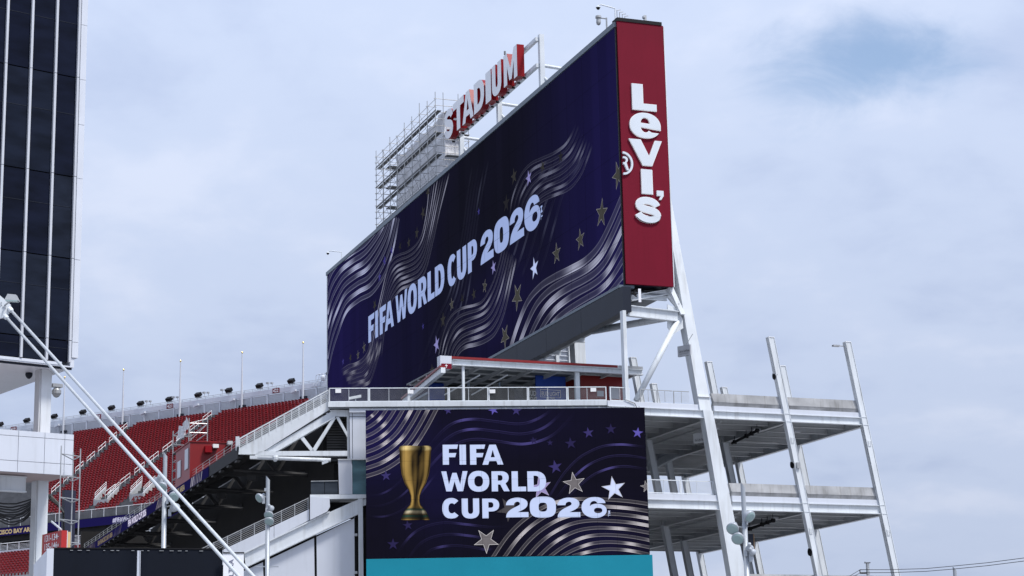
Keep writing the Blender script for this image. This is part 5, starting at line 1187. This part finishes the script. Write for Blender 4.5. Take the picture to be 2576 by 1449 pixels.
for k in range(NROW):
    b0 = k*ROWB+.35
    n = int(74/PITCH_S)
    for i in range(n):
        a = -3+i*PITCH_S+(.0 if k % 2 else .0)
        if aisle(a, b0) or vom(a, b0): continue
        p = SP(a, b0, -.26); px = project(p)
        if px[0] < 118 or px[0] > 790 or px[1] > 1300: continue
        fy = 1125+(595-px[0])*.66
        if px[1] > fy+8: continue
        if px[0] < 182 and 1082 < px[1] < 1196: continue
        seats.append((p, px))
# lower tier behind the mid rail
def lowS(a, b_, h=0.0): return SP(a, NROW*ROWB, 0)+dh_*(2.5+b_*.86)-ZUP*(4.6+b_*.42-h)
for k in range(9):
    for i in range(80):
        a = 6+i*PITCH_S; p = lowS(a, .9*k+.35, -.1); px = project(p)
        if -5 < px[0] < 290 and px[1] < 1455 and px[1] < 1125+(595-px[0])*.66+8 and abs(a-30) > .6: seats.append((p, px))
seats.sort(key=lambda s: (s[0]-C0).length)
rest = MB()
clear = lambda px: not (px[0] < 118 or (595 > px[0] > 455 and px[1] > 1105) or px[1] > 1125+(595-px[0])*.66-6 or px[1] > 1372)
cnt = 0
for p, px in seats:
    if cnt < 300 and clear(px) and px[1] < 1292:
        o = bpy.data.objects.new('stadium_seat', me); COL.objects.link(o); o.location = p; o.rotation_euler = SROT
        aa_ = (p-TS).dot(ua_); bb_ = (p-TS).dot(dh_)/math.cos(RK); o['label'] = 'red folding seat in far stand block '+('between board stairs and first stepped aisle' if aa_ < 13.9-.05*bb_ else 'between the two stepped aisles' if aa_ < 29.1-.21*bb_ else 'beyond the second aisle, behind scaffold tower'); o['category'] = 'seat'; o['group'] = 'red seats of the far stand'; cnt += 1
    else:
        k = len(rest.v); rest.v += [p+SM3 @ v for v in sm.v]; rest.c += [None]*len(sm.v); rest.f += [[k+i for i in f] for f in sm.f]
rest.build('seat_rows', RED_SEAT, kind='stuff', label='many more red folding seats filling the far stands', category='seats')
# aisle handrails and stairs
def aisle_rail(afn, b0, b1, root):
    p, q = SP(afn(b0)+.3, b0, -.2), SP(afn(b1)+.3, b1, -.2); b = MB()
    for t in (0, .5, 1): c = p.lerp(q, t); b.tube(c, c+ZUP*1.0, .022, 5)
    for z in (.55, 1.0): b.tube(p+ZUP*z, q+ZUP*z, .028, 6)
    b.build('aisle_handrail', RIM, root)
for b0 in [1.0+3.1*k for k in range(8)]:
    aisle_rail(lambda x: 13.9-.05*x, b0, b0+2.1, stand); aisle_rail(lambda x: 29.1-.21*x, b0, b0+2.1, stand)
for k in range(NROW*2):
    for fn in ((lambda x: 13.9-.05*x), (lambda x: 29.1-.21*x)):
        bb = k*ROWB/2; b = MB(); p = SP(fn(bb)-.6, bb, -.62+(.0 if k % 2 else .12)); b.box(p, ua_*1.2, dh_*.33, ZUP*.2); b.build('aisle_step', CONC_P, stand)
# vomitory mouths with section numbers, front rail, ribbon board, concourse void, lower tier
for (xl, yl, xr, yr, s) in ((512, 360, 1005, 90, '421'), (1255, 240, 1700, 60, '422')):
    for dx in (0, 265):
        q0 = c5p(xl+dx, yl); q1 = c5p(xl+dx+235, yl-230)
        a0, b0 = SPpx(*q0); a1, b1 = SPpx(*q1); p, q = SP(a0, b0), SP(a1, b1); b = MB()
        b.hexa([p-ZUP*1.6, q-ZUP*1.0, q-ZUP*1.0+ua_*.25, p-ZUP*1.6+ua_*.25], [p+ZUP*.7, q+ZUP*.8, q+ZUP*.8+ua_*.25, p+ZUP*.7+ua_*.25]); b.build('vomitory_wall', CONC_P, stand)
        b = MB()
        for z in (.95, 1.2, 1.45): b.tube(p+ZUP*z, q+ZUP*z, .022, 5)
        for t_ in (0, .5, 1): c = p.lerp(q, t_); b.tube(c+ZUP*.7, c+ZUP*1.45, .022, 5)
        b.build('vomitory_rail', RIM, stand)
    q0 = c5p(xl+20, yl+10); a0, b0 = SPpx(*q0); p = SP(a0, b0)
    b = MB(); b.box(p-ZUP*1.7-ua_*2.0, ua_*2.2, dh_*.12, ZUP*2.3); b.build('vomitory_front', CONC_P, stand)
    put_text(s, lambda x, y: p-ua_*(x+.1)+dh_*.16+ZUP*(y-.35), .7, RED_PAINT, stand, 'section_number', width=1.7, bold=.03)
BF = NROW*ROWB
fr = MB(); w = MB(); f0 = SP(-6, BF, -.75)
for k in range(40): fr.beam(f0+ua_*k*2.0, f0+ua_*k*2.0+ZUP*1.05, ua_*.08, dh_*.05)
for z in (.25, .5, .75, 1.0): w.tube(f0+ZUP*z, f0+ua_*80+ZUP*z, .014 if z < 1 else .035, 5)
fr.build('front_rail_posts', RIM, stand, kind='stuff'); w.build('front_rail_bars', RIM, stand, kind='stuff')
def far_ribbon(lab, base, h, texts, a1=80):
    t = thing('ribbon_board', lab, 'ribbon display', base+ua_*20)
    b = MB(); b.box(base, ua_*a1, -dh_*.3, ZUP*h); b.build('cabinet', BLACK, t)
    b = MB(); b.poly([base+dh_*.02+ZUP*.04, base+ua_*a1+dh_*.02+ZUP*.04, base+ua_*a1+dh_*.02+ZUP*(h-.04), base+dh_*.02+ZUP*(h-.04)], lin((24, 20, 74))); b.build('screen', LED_B, t)
    for (x, xe, s, col, bold) in texts:
        def fa(xp):
            lo, hi = -2, a1+2
            for _ in range(40):
                m_ = (lo+hi)/2
                if project(base+ua_*m_+ZUP*h/2)[0] > xp: lo = m_
                else: hi = m_
            return lo
        aa, ae = fa(x), fa(xe); put_text(s, lambda p_, q_: base+ua_*(aa-p_)+dh_*.05+ZUP*(h*.24+q_), h*.5, LED_B, t, width=aa-ae, color=col, bold=bold)
    return t, base
GOLDT = lin((176, 158, 124))
rb1, bs1 = far_ribbon('navy ribbon display with white hashtag lettering on the far upper stand', SP(-6, BF, -1.85)+dh_*.3, 1.05, [(284, 352, '#FIFAWorldCup', lin((196, 196, 226)), .04), (-60, 91, 'SAN FRANCISCO BAY AREA', GOLDT, .06)])
b = MB(); b.box(SP(-6, BF, -5.4)-dh_*3.2, ua_*80, dh_*.3, ZUP*4.2); b.build('concourse_back', VOID, stand)
for k in range(12):
    b = MB(); b.box(SP(-4+k*6.5, BF, -5.6)-dh_*1.2, ua_*.7, dh_*.7, ZUP*4.0); b.build('concourse_pier', G_STEEL, stand)
fr = MB(); w = MB(); m0 = lowS(-6, -.6, 0.35)
for k in range(40): fr.beam(m0+ua_*k*2.0, m0+ua_*k*2.0+ZUP*1.0, ua_*.07, dh_*.05)
for z in (.15, .3, .45, .6, .75, 1.0): w.tube(m0+ZUP*z, m0+ua_*80+ZUP*z, .02 if z < 1 else .045, 5)
fr.build('mid_rail_posts', RIM, stand, kind='stuff'); w.build('mid_rail_bars', RIM, stand, kind='stuff')
b = MB(); b.box(lowS(-6, -.9, -.9), ua_*80, dh_*.5, ZUP*1.25); b.build('mid_wall', G_PANEL, stand)
for k in range(9):
    b = MB(); b.box(lowS(-6, .9*k-.05, -1.05), ua_*80, dh_*.8, ZUP*.72); b.build('lower_tread', CONC_P, stand)
far_ribbon('lower navy ribbon display with gold lettering on the far lower tier', lowS(-6, 8.6, -1.4), 1.05, [(-60, 85, 'SAN FRANCISCO BAY AREA', GOLDT, .06)])
b = MB(); b.box(lowS(-6, 8.0, -8), ua_*80, dh_*.3, ZUP*6.5); b.build('lower_void', VOID, stand)

# ---- service scaffold on the seats beside the booth
def small_scaffold(name, lab, corners, z0, z1, dz, m=GALV, r=.035, decks=(), diag=True):
    t = thing(name, lab, 'scaffold', V((corners[0].x, corners[0].y, z0)))
    for c in corners:
        b = MB(); b.tube((c.x, c.y, z0), (c.x, c.y, z1), r*1.25, 6); b.build('standard', m, t)
    lg = MB(); z = z0+.3; n = len(corners); j = 0
    while z < z1:
        for i in range(n): a, c = corners[i], corners[(i+1) % n]; lg.tube((a.x, a.y, z), (c.x, c.y, z), r, 5)
        if diag and j % 2 == 0:
            a, c = corners[0], corners[1]; lg.tube((a.x, a.y, z), (c.x, c.y, min(z1, z+2*dz)), r*.8, 5)
        z += dz; j += 1
    lg.build('ledgers', m, t, kind='stuff')
    for zd in decks:
        b = MB(); b.f.append([b.vert((c.x, c.y, zd)) for c in corners]); b.f.append([b.vert((c.x, c.y, zd+.06)) for c in corners][::-1]); b.build('platform', BOARDS, t)
    return t
zb = FP.uv(*c3p(500, 700))[1]
cc = [FP.at(22.5, 0, .3), FP.at(22.5, 0, 2.9), FP.at(13.5, 0, 2.9), FP.at(13.5, 0, .3)]
zs1 = FP.at(20, 0).z
base_z = fz1-.2
t_ = small_scaffold('booth_scaffold', 'grey tube scaffold on the seats beside the red booth', [FP.at(14.0, 0, .1), FP.at(14.0, 0, 1.2), FP.at(19.0, 0, 1.2), FP.at(19.0, 0, .1)], base_z, base_z+3.9, .55, GALV, .03, (base_z+2.4,))
bn = MB()
for i in range(13):
    for j in range(5):
        a = i/12; bn.vert(FP.at(13.6+3.0*a, base_z+2.9+.18*j+.12*math.sin(a*9)+.25*(1-a), -.05+.08*math.sin(a*17+j)))
for i in range(12):
    for j in range(4): k = i*5+j; bn.f.append([k, k+5, k+6, k+1])
o = bn.build('crumpled_banner', SHEET); o['label'] = 'crumpled white banner tied to the booth scaffold'; o['category'] = 'banner'

# ================================================================== glass suite tower
TF = Plane(atY(186, 925, 90), 52); ub_ = dirv(-38); tz0 = TF.uv(186, 925)[1]
tow = thing('suite_tower', 'tall dark glass tower with white mullions and white soffit', 'tower', TF.at(-8, tz0))
TW, TD, TH = 22.0, 14.0, 62.0
b = MB(); b.box(TF.at(-TW, tz0+.4, -.25), TF.u*(TW-.35), ub_*(TD-.4), ZUP*(TH-tz0)); b.build('core', VOID, tow)
b = MB(); b.box(TF.at(-TW, tz0, .0), TF.u*TW, ub_*TD, ZUP*.06); b.build('soffit', W_PANEL, tow)
b = MB(); b.box(TF.at(-TW, tz0-.10, -.10), TF.u*(TW-.06), ub_*.05, ZUP*.1); b.build('drip_edge', CHAR, tow)
bandz = TF.uv(179.7, 913)[1]
for k in range(7):
    b = MB(); b.box(TF.at(-.62-k*3.2-3.2+.01, tz0+.06, .03), TF.u*3.18, ub_*.25, ZUP*(bandz-tz0-.08)); b.build('base_panel', W_PANEL, tow)
jz = [TF.uv(x, y)[1] for x, y in ((180, 858), (182, 651), (187, 445), (192, 195))]; jz = [bandz]+jz
while jz[-1] < TH: jz.append(jz[-1]+4.3)
mu = [TF.uv(52, 890)[0], TF.uv(116, 897)[0]]; sp_ = mu[1]-mu[0]; gu1 = TF.uv(174, 908)[0]
mus = [gu1]+[mu[1]-sp_*k for k in range(18)]
for k in range(len(mus)-1):
    for j in range(len(jz)-1):
        b = MB(); b.box(TF.at(mus[k+1]+.045, jz[j]+.03, -.05), TF.u*(mus[k]-mus[k+1]-.09), ub_*.06, ZUP*(jz[j+1]-jz[j]-.055)); b.build('glass_pane', random.choice(DGLASSES), tow)
        if k < 5 and j < 6:
            zz = jz[j]+(jz[j+1]-jz[j])*.62; b = MB(); b.box(TF.at(mus[k+1]+.05, zz, -.035), TF.u*(mus[k]-mus[k+1]-.1), ub_*.02, ZUP*.02); b.build('transom_line', CHAR, tow)
for k, u in enumerate(mus):
    for j in range(len(jz)-1):
        b = MB(); b.box(TF.at(u-.055, jz[j]+.015, .09), TF.u*.11, ub_*.18, ZUP*(jz[j+1]-jz[j]-.03)); b.build('mullion', G_PANEL, tow)
ez = [tz0+.45]+[TF.uv(200, y)[1] for y in (863, 655, 450, 314, 200, 62)]
while ez[-1] < TH: ez.append(ez[-1]+2.2)
for j in range(len(ez)-1):
    b = MB(); b.box(TF.at(gu1+.10, ez[j]+.01, .06), TF.u*(-gu1+.06), ub_*.9, ZUP*(ez[j+1]-ez[j]-.02)); b.build('corner_panel', G_PANEL if False else W_PANEL, tow)
b = MB(); b.box(TF.at(gu1+.06, tz0+.06, .0), TF.u*(-gu1-.06), ub_*.9, ZUP*.38); b.build('corner_foot', W_PANEL, tow)
tc_ = atZ(73, 938, tz0); b = MB(); b.lathe(tc_, -ZUP, [(.16,0),(.17,.1),(.13,.2),(.05,.28)], 12); o = b.build('dome_camera', CHAR); o['label'] = 'dark dome camera under the white tower soffit'; o['category'] = 'camera'; o['group'] = 'security cameras'
# column, white bridge box and beam below
col = thing('tower_column', 'white steel column under the glass tower', 'column', atY(105, 1449, 93))
ct = atZ(120, 930, tz0-.02); b = MB(); b.box(V((ct.x, ct.y, 0))-TF.u*.28, TF.u*.50, ub_*.6, ZUP*(tz0)); b.build('shaft', W_STEEL, col)
b = MB(); b.box(V((ct.x, ct.y, 0))-TF.u*.36+ub_*.05, TF.u*.08, ub_*.5, ZUP*(tz0)); b.build('flange', G_STEEL, col)
cml = thing('column_camera', 'grey drum camera bracketed to the white tower column', 'camera', atY(142, 985, 92.5), 'security cameras')
p = atY(142, 985, 92.8); b = MB(); b.cbox(p+ZUP*.28, TF.u*.5, ub_*.3, ZUP*.16); b.tube(p+ZUP*.3-TF.u*.4, p+ZUP*.35, .05, 6); b.build('bracket', GALV, cml)
b = MB(); b.lathe(p+ZUP*.15, -ZUP, [(.14,0),(.22,.1),(.22,.25),(.12,.4),(.04,.44)], 12); b.build('drum', GALV, cml)
BX = Plane(atY(186, 1100, 88.6), 54); z1 = BX.uv(186, 1093)[1]; z0 = BX.uv(183, 1197)[1]; zt_box = BX.uv(120, 1085)[1]
brg = thing('bridge_box', 'white panelled box projecting under the glass tower', 'building', BX.at(-6, z0))
zj = [z0, BX.uv(182, 1180)[1]+.0, BX.uv(184, 1102)[1], BX.uv(186, 1091)[1]]
zj = [z0, z0+(z1-z0)*.27, z0+(z1-z0)*.86, z1]
uj = [0, -.78]+[BX.uv(x, 1150)[0] for x in (111.5, 45)]; uj = [0, BX.uv(162, 1150)[0], BX.uv(111.5, 1150)[0], BX.uv(45, 1150)[0], -8.2, -12]
for i in range(len(uj)-1):
    for j in range(3):
        b = MB(); b.box(BX.at(uj[i+1]+.01, zj[j]+.01, 0), BX.u*(uj[i]-uj[i+1]-.02), -BX.n*.12, ZUP*(zj[j+1]-zj[j]-.02)); b.build('cladding_panel', W_PANEL, brg)
b = MB(); b.box(BX.at(-12, z0+.03, -.13), BX.u*11.95, -BX.n*3.0, ZUP*(z1-z0-.06)); b.build('core', mat('dull_red_joint', (.42, .34, .34), .7), brg)
b = MB(); b.ibeam(BX.at(-12, z0-.38, -1.1), BX.at(-1.75, z0-.38, -1.1), -BX.n*.3, ZUP*.70, .05); b.build('edge_beam', W_STEEL, brg)
# cable bundle slung from the column
cb = MB(); rnd = random.Random(3); anchor = atY(110, 1240, 91.6)
for k in range(9):
    e = atY(-25, 1262+4*k+rnd.uniform(-4, 4), 90); pts = []
    for i in range(13): t = i/12; s_ = anchor.lerp(e, t); s_.z -= (.3+.07*k)*math.sin(math.pi*t)*rnd.uniform(.95, 1.05); s_.y += .05*k; pts.append(s_)
    cb.path(pts, .04, 5)
for k in range(4): cb.path([anchor+ZUP*(.06*k), atY(128, 1248+3*k, 91.5), atY(145, 1264+2*k, 91.5), atY(160, 1290, 91.5), atY(161, 1360, 91.5)], .05, 6)
o = cb.build('cable_bundle', WIRE); o['label'] = 'bundle of black cables slung from tower column'; o['category'] = 'cables'
b = MB(); b.box(atY(159, 1385, 91.8), TF.u*.55, ub_*.3, ZUP*2.8); o = b.build('cable_riser', mat('navy_duct', lin((22, 26, 50)), .5)); o['label'] = 'dark navy cable riser beside the scaffold tower'; o['category'] = 'duct'
# scaffold tower beside the column
def gpt(x, y, Y): p = atY(x, y, Y); return V((p.x, p.y, 0))
small_scaffold('scaffold_tower', 'slim grey scaffold tower in front of the white bridge box', [gpt(149, 1300, 86), gpt(198, 1300, 87), gpt(180, 1300, 88)], 0, 14.9, .95, GALV, .024, diag=False)
# wayfinding sign
WS = Plane(atY(155, 1334, 84), -37); u1_ = WS.uv(107, 1350)[0]; wz1 = WS.uv(155, 1334)[1]; wz0 = WS.uv(110, 1406)[1]
way = thing('wayfinding_sign', 'red section sign 131-134 and 135-146 with white arrows on column', 'sign', WS.at(.6, wz0))
b = MB(); b.box(WS.at(0, wz0, 0), WS.u*u1_, WS.n*.25, ZUP*(wz1-wz0)); b.build('panel', RED_SIGN if False else mat('sign_red', lin((165, 28, 28)), .5), way)
b = MB(); b.box(WS.at(u1_, wz0, .0), WS.u*.05, WS.n*.25, ZUP*(wz1-wz0)); b.build('edge', TAN, way)
for i, s in enumerate(('131-134', '135-146', '147-152')):
    zz = wz1-.34-.36*i
    put_text(s, lambda x, y: WS.at(u1_*.86-x, zz+y, -.012), .28, PAINTW, way, width=u1_*.66, bold=.022)
    b = MB(); L0 = u1_*.17; sg = -1 if i == 1 else 1
    for (x0, y0, x1, y1) in ((-.10, 0, .10, 0), (-.10, 0, -.02, .08), (-.10, 0, -.02, -.08)):
        b.beam(WS.at(L0-x0*-1*sg*-1, zz+.11+y0, -.015), WS.at(L0-x1*-1*sg*-1, zz+.11+y1, -.015), WS.n*.006, ZUP*.03+WS.u*.01)
    b.build('arrow', PAINTW, way)
b = MB(); b.tube(atY(130, 1312, 88), atY(154, 1332, 84.3), .045, 7); b.build('stay_rod', W_STEEL, way)
WS2 = Plane(atY(156, 1334, 84.1), 68); a1 = WS2.uv(171, 1334)[0]; a2 = WS2.uv(178, 1334)[0]
b = MB(); b.box(WS2.at(.02, wz0, 0), WS2.u*(a1-.02), -WS2.n*.06, ZUP*(wz1-wz0)); b.build('white_side', W_PANEL, way)
b = MB(); b.box(WS2.at(a1, wz0, 0), WS2.u*(a2-a1), -WS2.n*.1, ZUP*(wz1-wz0-.05)); b.build('tan_side', TAN, way)
b = MB(); pq = WS.at(.5, 0, .12); b.tube((pq.x, pq.y, 0), (pq.x, pq.y, wz0), .05, 8); b.build('pole', G_STEEL, way)

# ================================================================== stay rods with gusset
def rod(x0, y0, Y0, x1, y1, Y1, lab):
    p, q = atY(x0, y0, Y0), atY(x1, y1, Y1); d = (q-p); q2 = p+d*((p.z-.0)/(p.z-q.z)); t = thing('stay_rod', lab, 'tie rod', q2, 'white stay rods')
    b = MB(); b.tube(p, q2, .044, 14); b.sm = True; b.build('rod', ROD, t)
    b = MB(); b.lathe(p-d.normalized()*.25, d, [(.05,0),(.085,.06),(.085,.30),(.056,.42)], 12); b.build('clevis', W_STEEL, t)
    b = MB(); b.lathe(q2, ZUP, [(.22,0),(.22,.12),(.08,.2),(.06,.3)], 12); b.build('base_socket', W_STEEL, t); return t
rod(26, 779, 62, 637, 1449, 48, 'upper white stay rod slanting from the gusset in front of tower')
rod(15, 797, 62, 600, 1449, 48, 'lower white stay rod slanting from the gusset in front of tower')
GP = Plane(atY(0, 760, 62), 80); gus = thing('gusset_bracket', 'white bolted gusset plate holding both stay rods at frame edge', 'bracket', GP.at(0, GP.uv(0, 800)[1]))
pts = [GP.uv(*p) for p in [(-60, 690), (-2, 742), (28, 768), (17, 780), (24, 788), (8, 800), (-60, 812)]]
b = MB(); k = len(pts)
for off in (.05, -.05):
    for u, z in pts: b.vert(GP.at(u, z, off))
b.f = [list(range(k)), list(range(k, 2*k))[::-1]]+[[i, (i+1) % k, k+(i+1) % k, k+i] for i in range(k)]; b.build('plate', W_STEEL, gus)
bl = MB()
for (x, y) in ((-2, 761), (4, 762), (-2, 767), (4, 768), (8, 773), (14, 776)): p = GP.px(x, y); bl.tube(p, p+GP.n*.08, .018, 8)
bl.build('bolts', GALV, gus, kind='stuff')
b = MB(); b.tube(GP.at(-6, GP.uv(-40, 760)[1]+1.6, 0), GP.at(-.4, GP.uv(-10, 750)[1], 0), .12, 10); b.build('strut', W_STEEL, gus)
fl = thing('floodlight', 'small grey floodlight head above gusset plate in front of tower glass', 'floodlight', atY(30, 752, 61))
p = atY(31, 750, 61); b = MB(); b.hexa([p+V(q) for q in ((-.22,-.1,-.06), (.22,-.1,-.10), (.22,.15,-.10), (-.22,.15,-.06))], [p+V(q) for q in ((-.14,-.06,.13), (.12,-.06,.10), (.12,.12,.10), (-.14,.12,.13))]); b.build('housing', GALV, fl)
b = MB(); b.box(p+V((-.19, -.11, -.10)), (.38, 0, -.03), (0, .2, 0), (0, 0, .03)); b.build('lens', LAMPG, fl)
b = MB(); b.tube(p-ZUP*.05, GP.px(12, 768), .03, 6); b.build('arm', GALV, fl)

# ================================================================== lamp posts
def lamp_post(px_top, py_top, px_bot, Y, r, lab, heads, boxes=()):
    top = atY(px_top, py_top, Y); t = thing('lamp_post', lab, 'lamp post', V((top.x, top.y, 0)), 'plaza lamp posts')
    b = MB(); n = 14; k = 0; zc_ = top.z
    b.tube((top.x, top.y, 0), (top.x, top.y, zc_-1.6), r*1.15, n); b.sm = True; b.build('shaft', POLE, t)
    b = MB(); kk = []
    for z, rr_ in ((zc_-1.598, r), (zc_-.15, r)):
        for i in range(n): a = 2*math.pi*i/n; b.vert((top.x+math.cos(a)*rr_, top.y+math.sin(a)*rr_, z+(0 if z < zc_-1 else -math.cos(a)*r*1.2)))
    for i in range(n): j = (i+1) % n; b.f.append([i, j, n+j, n+i])
    b.f.append([n+i for i in range(n)]); b.build('shaft_top', POLE, t)
    for (hx, hy, sx, aim) in heads:
        p = atY(hx, hy, Y-.15); ax = V(aim).normalized(); s_ = sx
        b = MB(); b.lathe(p-ax*.42*s_, ax, [(.05*s_,0),(.11*s_,.03*s_),(.11*s_,.18*s_),(.13*s_,.2*s_),(.24*s_,.34*s_),(.26*s_,.42*s_),(.25*s_,.46*s_)], 16); b.sm = True; h = b.build('lamp_head', POLE, t)
        b = MB(); b.lathe(p+ax*.03*s_, ax, [(.22*s_,0),(.225*s_,.02*s_),(.16*s_,.05*s_),(.02*s_,.06*s_)], 16); b.build('lens', LAMPG, h)
        b = MB(); b.tube(p-ax*.2*s_, (top.x, top.y, p.z+.05), .03, 6); b.build('bracket', GALV, h)
    for (hx, hy, w, hgt) in boxes:
        p = atY(hx, hy, Y-.1); b = MB(); b.cbox(p, (w, 0, 0), (0, .14, 0), (0, 0, hgt)); b.build('control_box', POLE, t)
    return t
lamp_post(1868, 1210, 1885, 75, .085, 'grey lamp post with pale floodlights in front of the steel frame',
          [(1886, 1300, .95, (.45, -.55, -.5)), (1843, 1330, .95, (-.3, -.75, -.5)), (1856, 1355, .95, (-.2, -.8, -.5)), (1886, 1380, .62, (.1, .6, -.6)), (1893, 1390, .6, (.4, .5, -.5))], [(1889, 1400, .14, .38), (1876, 1392, .1, .22), (1879, 1310, .06, .3)])
lamp_post(674, 1194, 668, 95, .095, 'grey lamp post with tilted floodlights in front of the raked wall',
          [(652, 1253, .9, (-.5, -.5, -.4)), (681, 1280, .7, (.2, .5, -.4)), (676, 1296, .9, (-.1, -.7, -.6)), (677, 1312, .9, (.0, -.7, -.6))], [(663, 1259, .12, .3), (668, 1232, .1, .14)])
lamp_post(416, 1134, 410, 90, .095, 'grey lamp post with round floodlights behind the stay rods',
          [(397, 1212, .95, (-.3, .5, -.5)), (407, 1225, .95, (-.1, -.7, -.6)), (437, 1250, .95, (.2, -.8, -.5)), (440, 1278, .95, (.2, .6, -.6))], [(427, 1290, .12, .3), (421, 1262, .1, .2)])
lamp_post(2401, 1424, 2402, 105, .10, 'plain grey post top with slanted cap under the power lines', [])
b = MB(); p = atY(672, 1423, 95); b.beam(p-V((.55, 0, .03))*1, p+V((.55, 0, -.06)), (0, .05, 0), (0, 0, .05)); o = b.build('banner_arm', POLE); o['label'] = 'thin cross arm near the foot of lamp post by raked wall'; o['category'] = 'bracket'

# ================================================================== power pole and lines
UY = 112; up = atY(2182, 1416, UY); pol = thing('utility_pole', 'grey utility pole top with insulators behind the outer column', 'utility pole', V((up.x, up.y, 0)))
b = MB(); b.tube((up.x, up.y, 0), (up.x, up.y, up.z), .12, 10, .095); b.build('shaft', G_STEEL, pol)
b = MB(); b.box(up+V((-.16, -.1, -.02)), (.32, 0, 0), (0, .2, 0), (0, 0, .05)); b.tube(up+V((-.13, 0, 0)), up+V((-.13, 0, .08)), .02, 5); b.build('cap', DGALV, pol)
cu = crop(3300, 2000, 3.236); i0 = atY(*cu(450, 905), UY); i1 = atY(*cu(455, 945), UY); at0 = atY(*cu(535, 945), UY)
b = MB(); b.tube(i0, i1, .03, 6); b.tube(i1, at0, .06, 7); b.tube(i0, atY(*cu(530, 902), UY), .02, 5); b.build('insulator_arm', DGALV, pol)
def wire(lab, pts):
    b = MB(); b.path(pts, .017, 5); o = b.build('power_line', WIRE); o['label'] = lab; o['category'] = 'power line'; o['group'] = 'power lines'
def arc_pts(p, q, sag, n=16):
    o = []
    for i in range(n+1): t = i/n; s_ = p.lerp(q, t); s_.z -= sag*4*t*(1-t); o.append(s_)
    return o
wire('upper power line running right from the utility pole', [atY(*cu(x, y), UY-(x-450)*.006) for x, y in ((450, 902), (830, 902), (1300, 888), (1650, 856), (2100, 812), (2576, 750), (3300, 640), (4200, 470))])
wire('lower power line running right from the utility pole', [atY(*cu(x, y), UY-(x-450)*.006) for x, y in ((455, 942), (840, 940), (1300, 924), (1650, 895), (2100, 850), (2576, 790), (3300, 680), (4200, 515))])
wire('upper power line dropping left from the utility pole', [i0, atY(*cu(320, 984), UY-3), atY(*cu(-300, 1500), UY-14)])
wire('lower power line dropping left from the utility pole', [i1, atY(*cu(375, 984), UY-3), atY(*cu(-250, 1520), UY-14)])

# ================================================================== foreground container and banner
CP = Plane(atY(118, 1383, 52), 74); con = thing('dark_container', 'long dark navy container with white corner post in the foreground', 'container', CP.at(5, 0))
cw = CP.uv(560, 1383)[0]; ch = CP.uv(300, 1381)[1]; cbk = dirv(-16)
b = MB(); b.box(CP.at(.18, 0, 0), CP.u*(cw-.18), cbk*3.0, ZUP*ch); b.build('body', NAVYBOX, con)
b = MB(); b.box(CP.at(.0, 0, .03), CP.u*.175, cbk*.2, ZUP*(ch+.0)); b.build('corner_post', W_PANEL, con)
b = MB(); b.hexa([CP.at(-.12, 0, -.0), CP.at(.0, 0, .02), CP.at(.0, 0, -.3), CP.at(-.12, 0, -.3)], [CP.at(-.30, ch-.38, -.3), CP.at(.0, ch-.04, .02), CP.at(.0, ch-.04, -.3), CP.at(-.30, ch-.38, -.6)]); b.build('corner_cap', W_PANEL, con)
for x in (349,):
    u = CP.uv(x, 1420)[0]; b = MB(); b.box(CP.at(u-.045, 0, .012), CP.u*.06, cbk*.05, ZUP*(ch-.04)); b.build('joint_strip', W_PANEL, con)
    b = MB(); b.box(CP.at(u+.025, 0, .010), CP.u*.02, cbk*.05, ZUP*(ch-.04)); b.build('joint_strip', G_PANEL, con)
b = MB(); b.box(CP.at(.18, ch, .02), CP.u*(cw-.18), cbk*3.0, ZUP*.03); b.build('top_edge', BLACK, con)
tcl = MB(); rnd = random.Random(9)
for k in range(14): u = .6+k*(cw-1)/14+rnd.uniform(-.1, .1); tcl.box(CP.at(u, ch-.05, .03), CP.u*rnd.uniform(.04, .12), cbk*.02, ZUP*.012)
tcl.build('scuff_clips', GALV, con, kind='stuff')
bp = Plane(atY(562, 1391, 53), 80); bw_ = bp.uv(613.5, 1391)[0]; bh = bp.uv(588, 1392)[1]
ban = thing('upright_banner', 'white upright banner with navy vertical lettering beside the dark container', 'banner', bp.at(bw_/2, 0))
b = MB(); b.box(bp.at(0, .2, 0), bp.u*bw_, -bp.n*.06, ZUP*(bh-.2)); b.build('panel', LETTER_W, ban)
b = MB(); b.box(bp.at(-.01, bh, .02), bp.u*(bw_+.02), -bp.n*.1, ZUP*.03); b.build('cap', BLACK, ban)
b = MB(); b.box(bp.at(0, 0, 0), bp.u*bw_, -bp.n*.5, ZUP*.2); b.build('foot', G_STEEL, ban)
lu = bp.uv(574, 1440)[0]; lz = bp.uv(574, 1407)[1]; ln = 5*(bp.uv(574, 1407)[1]-bp.uv(574, 1418)[1])
put_text('ULTRA', lambda x, y: bp.at(lu+.14-y, lz-ln+x, .012), .13, PAINTB, ban, width=ln, bold=.0)
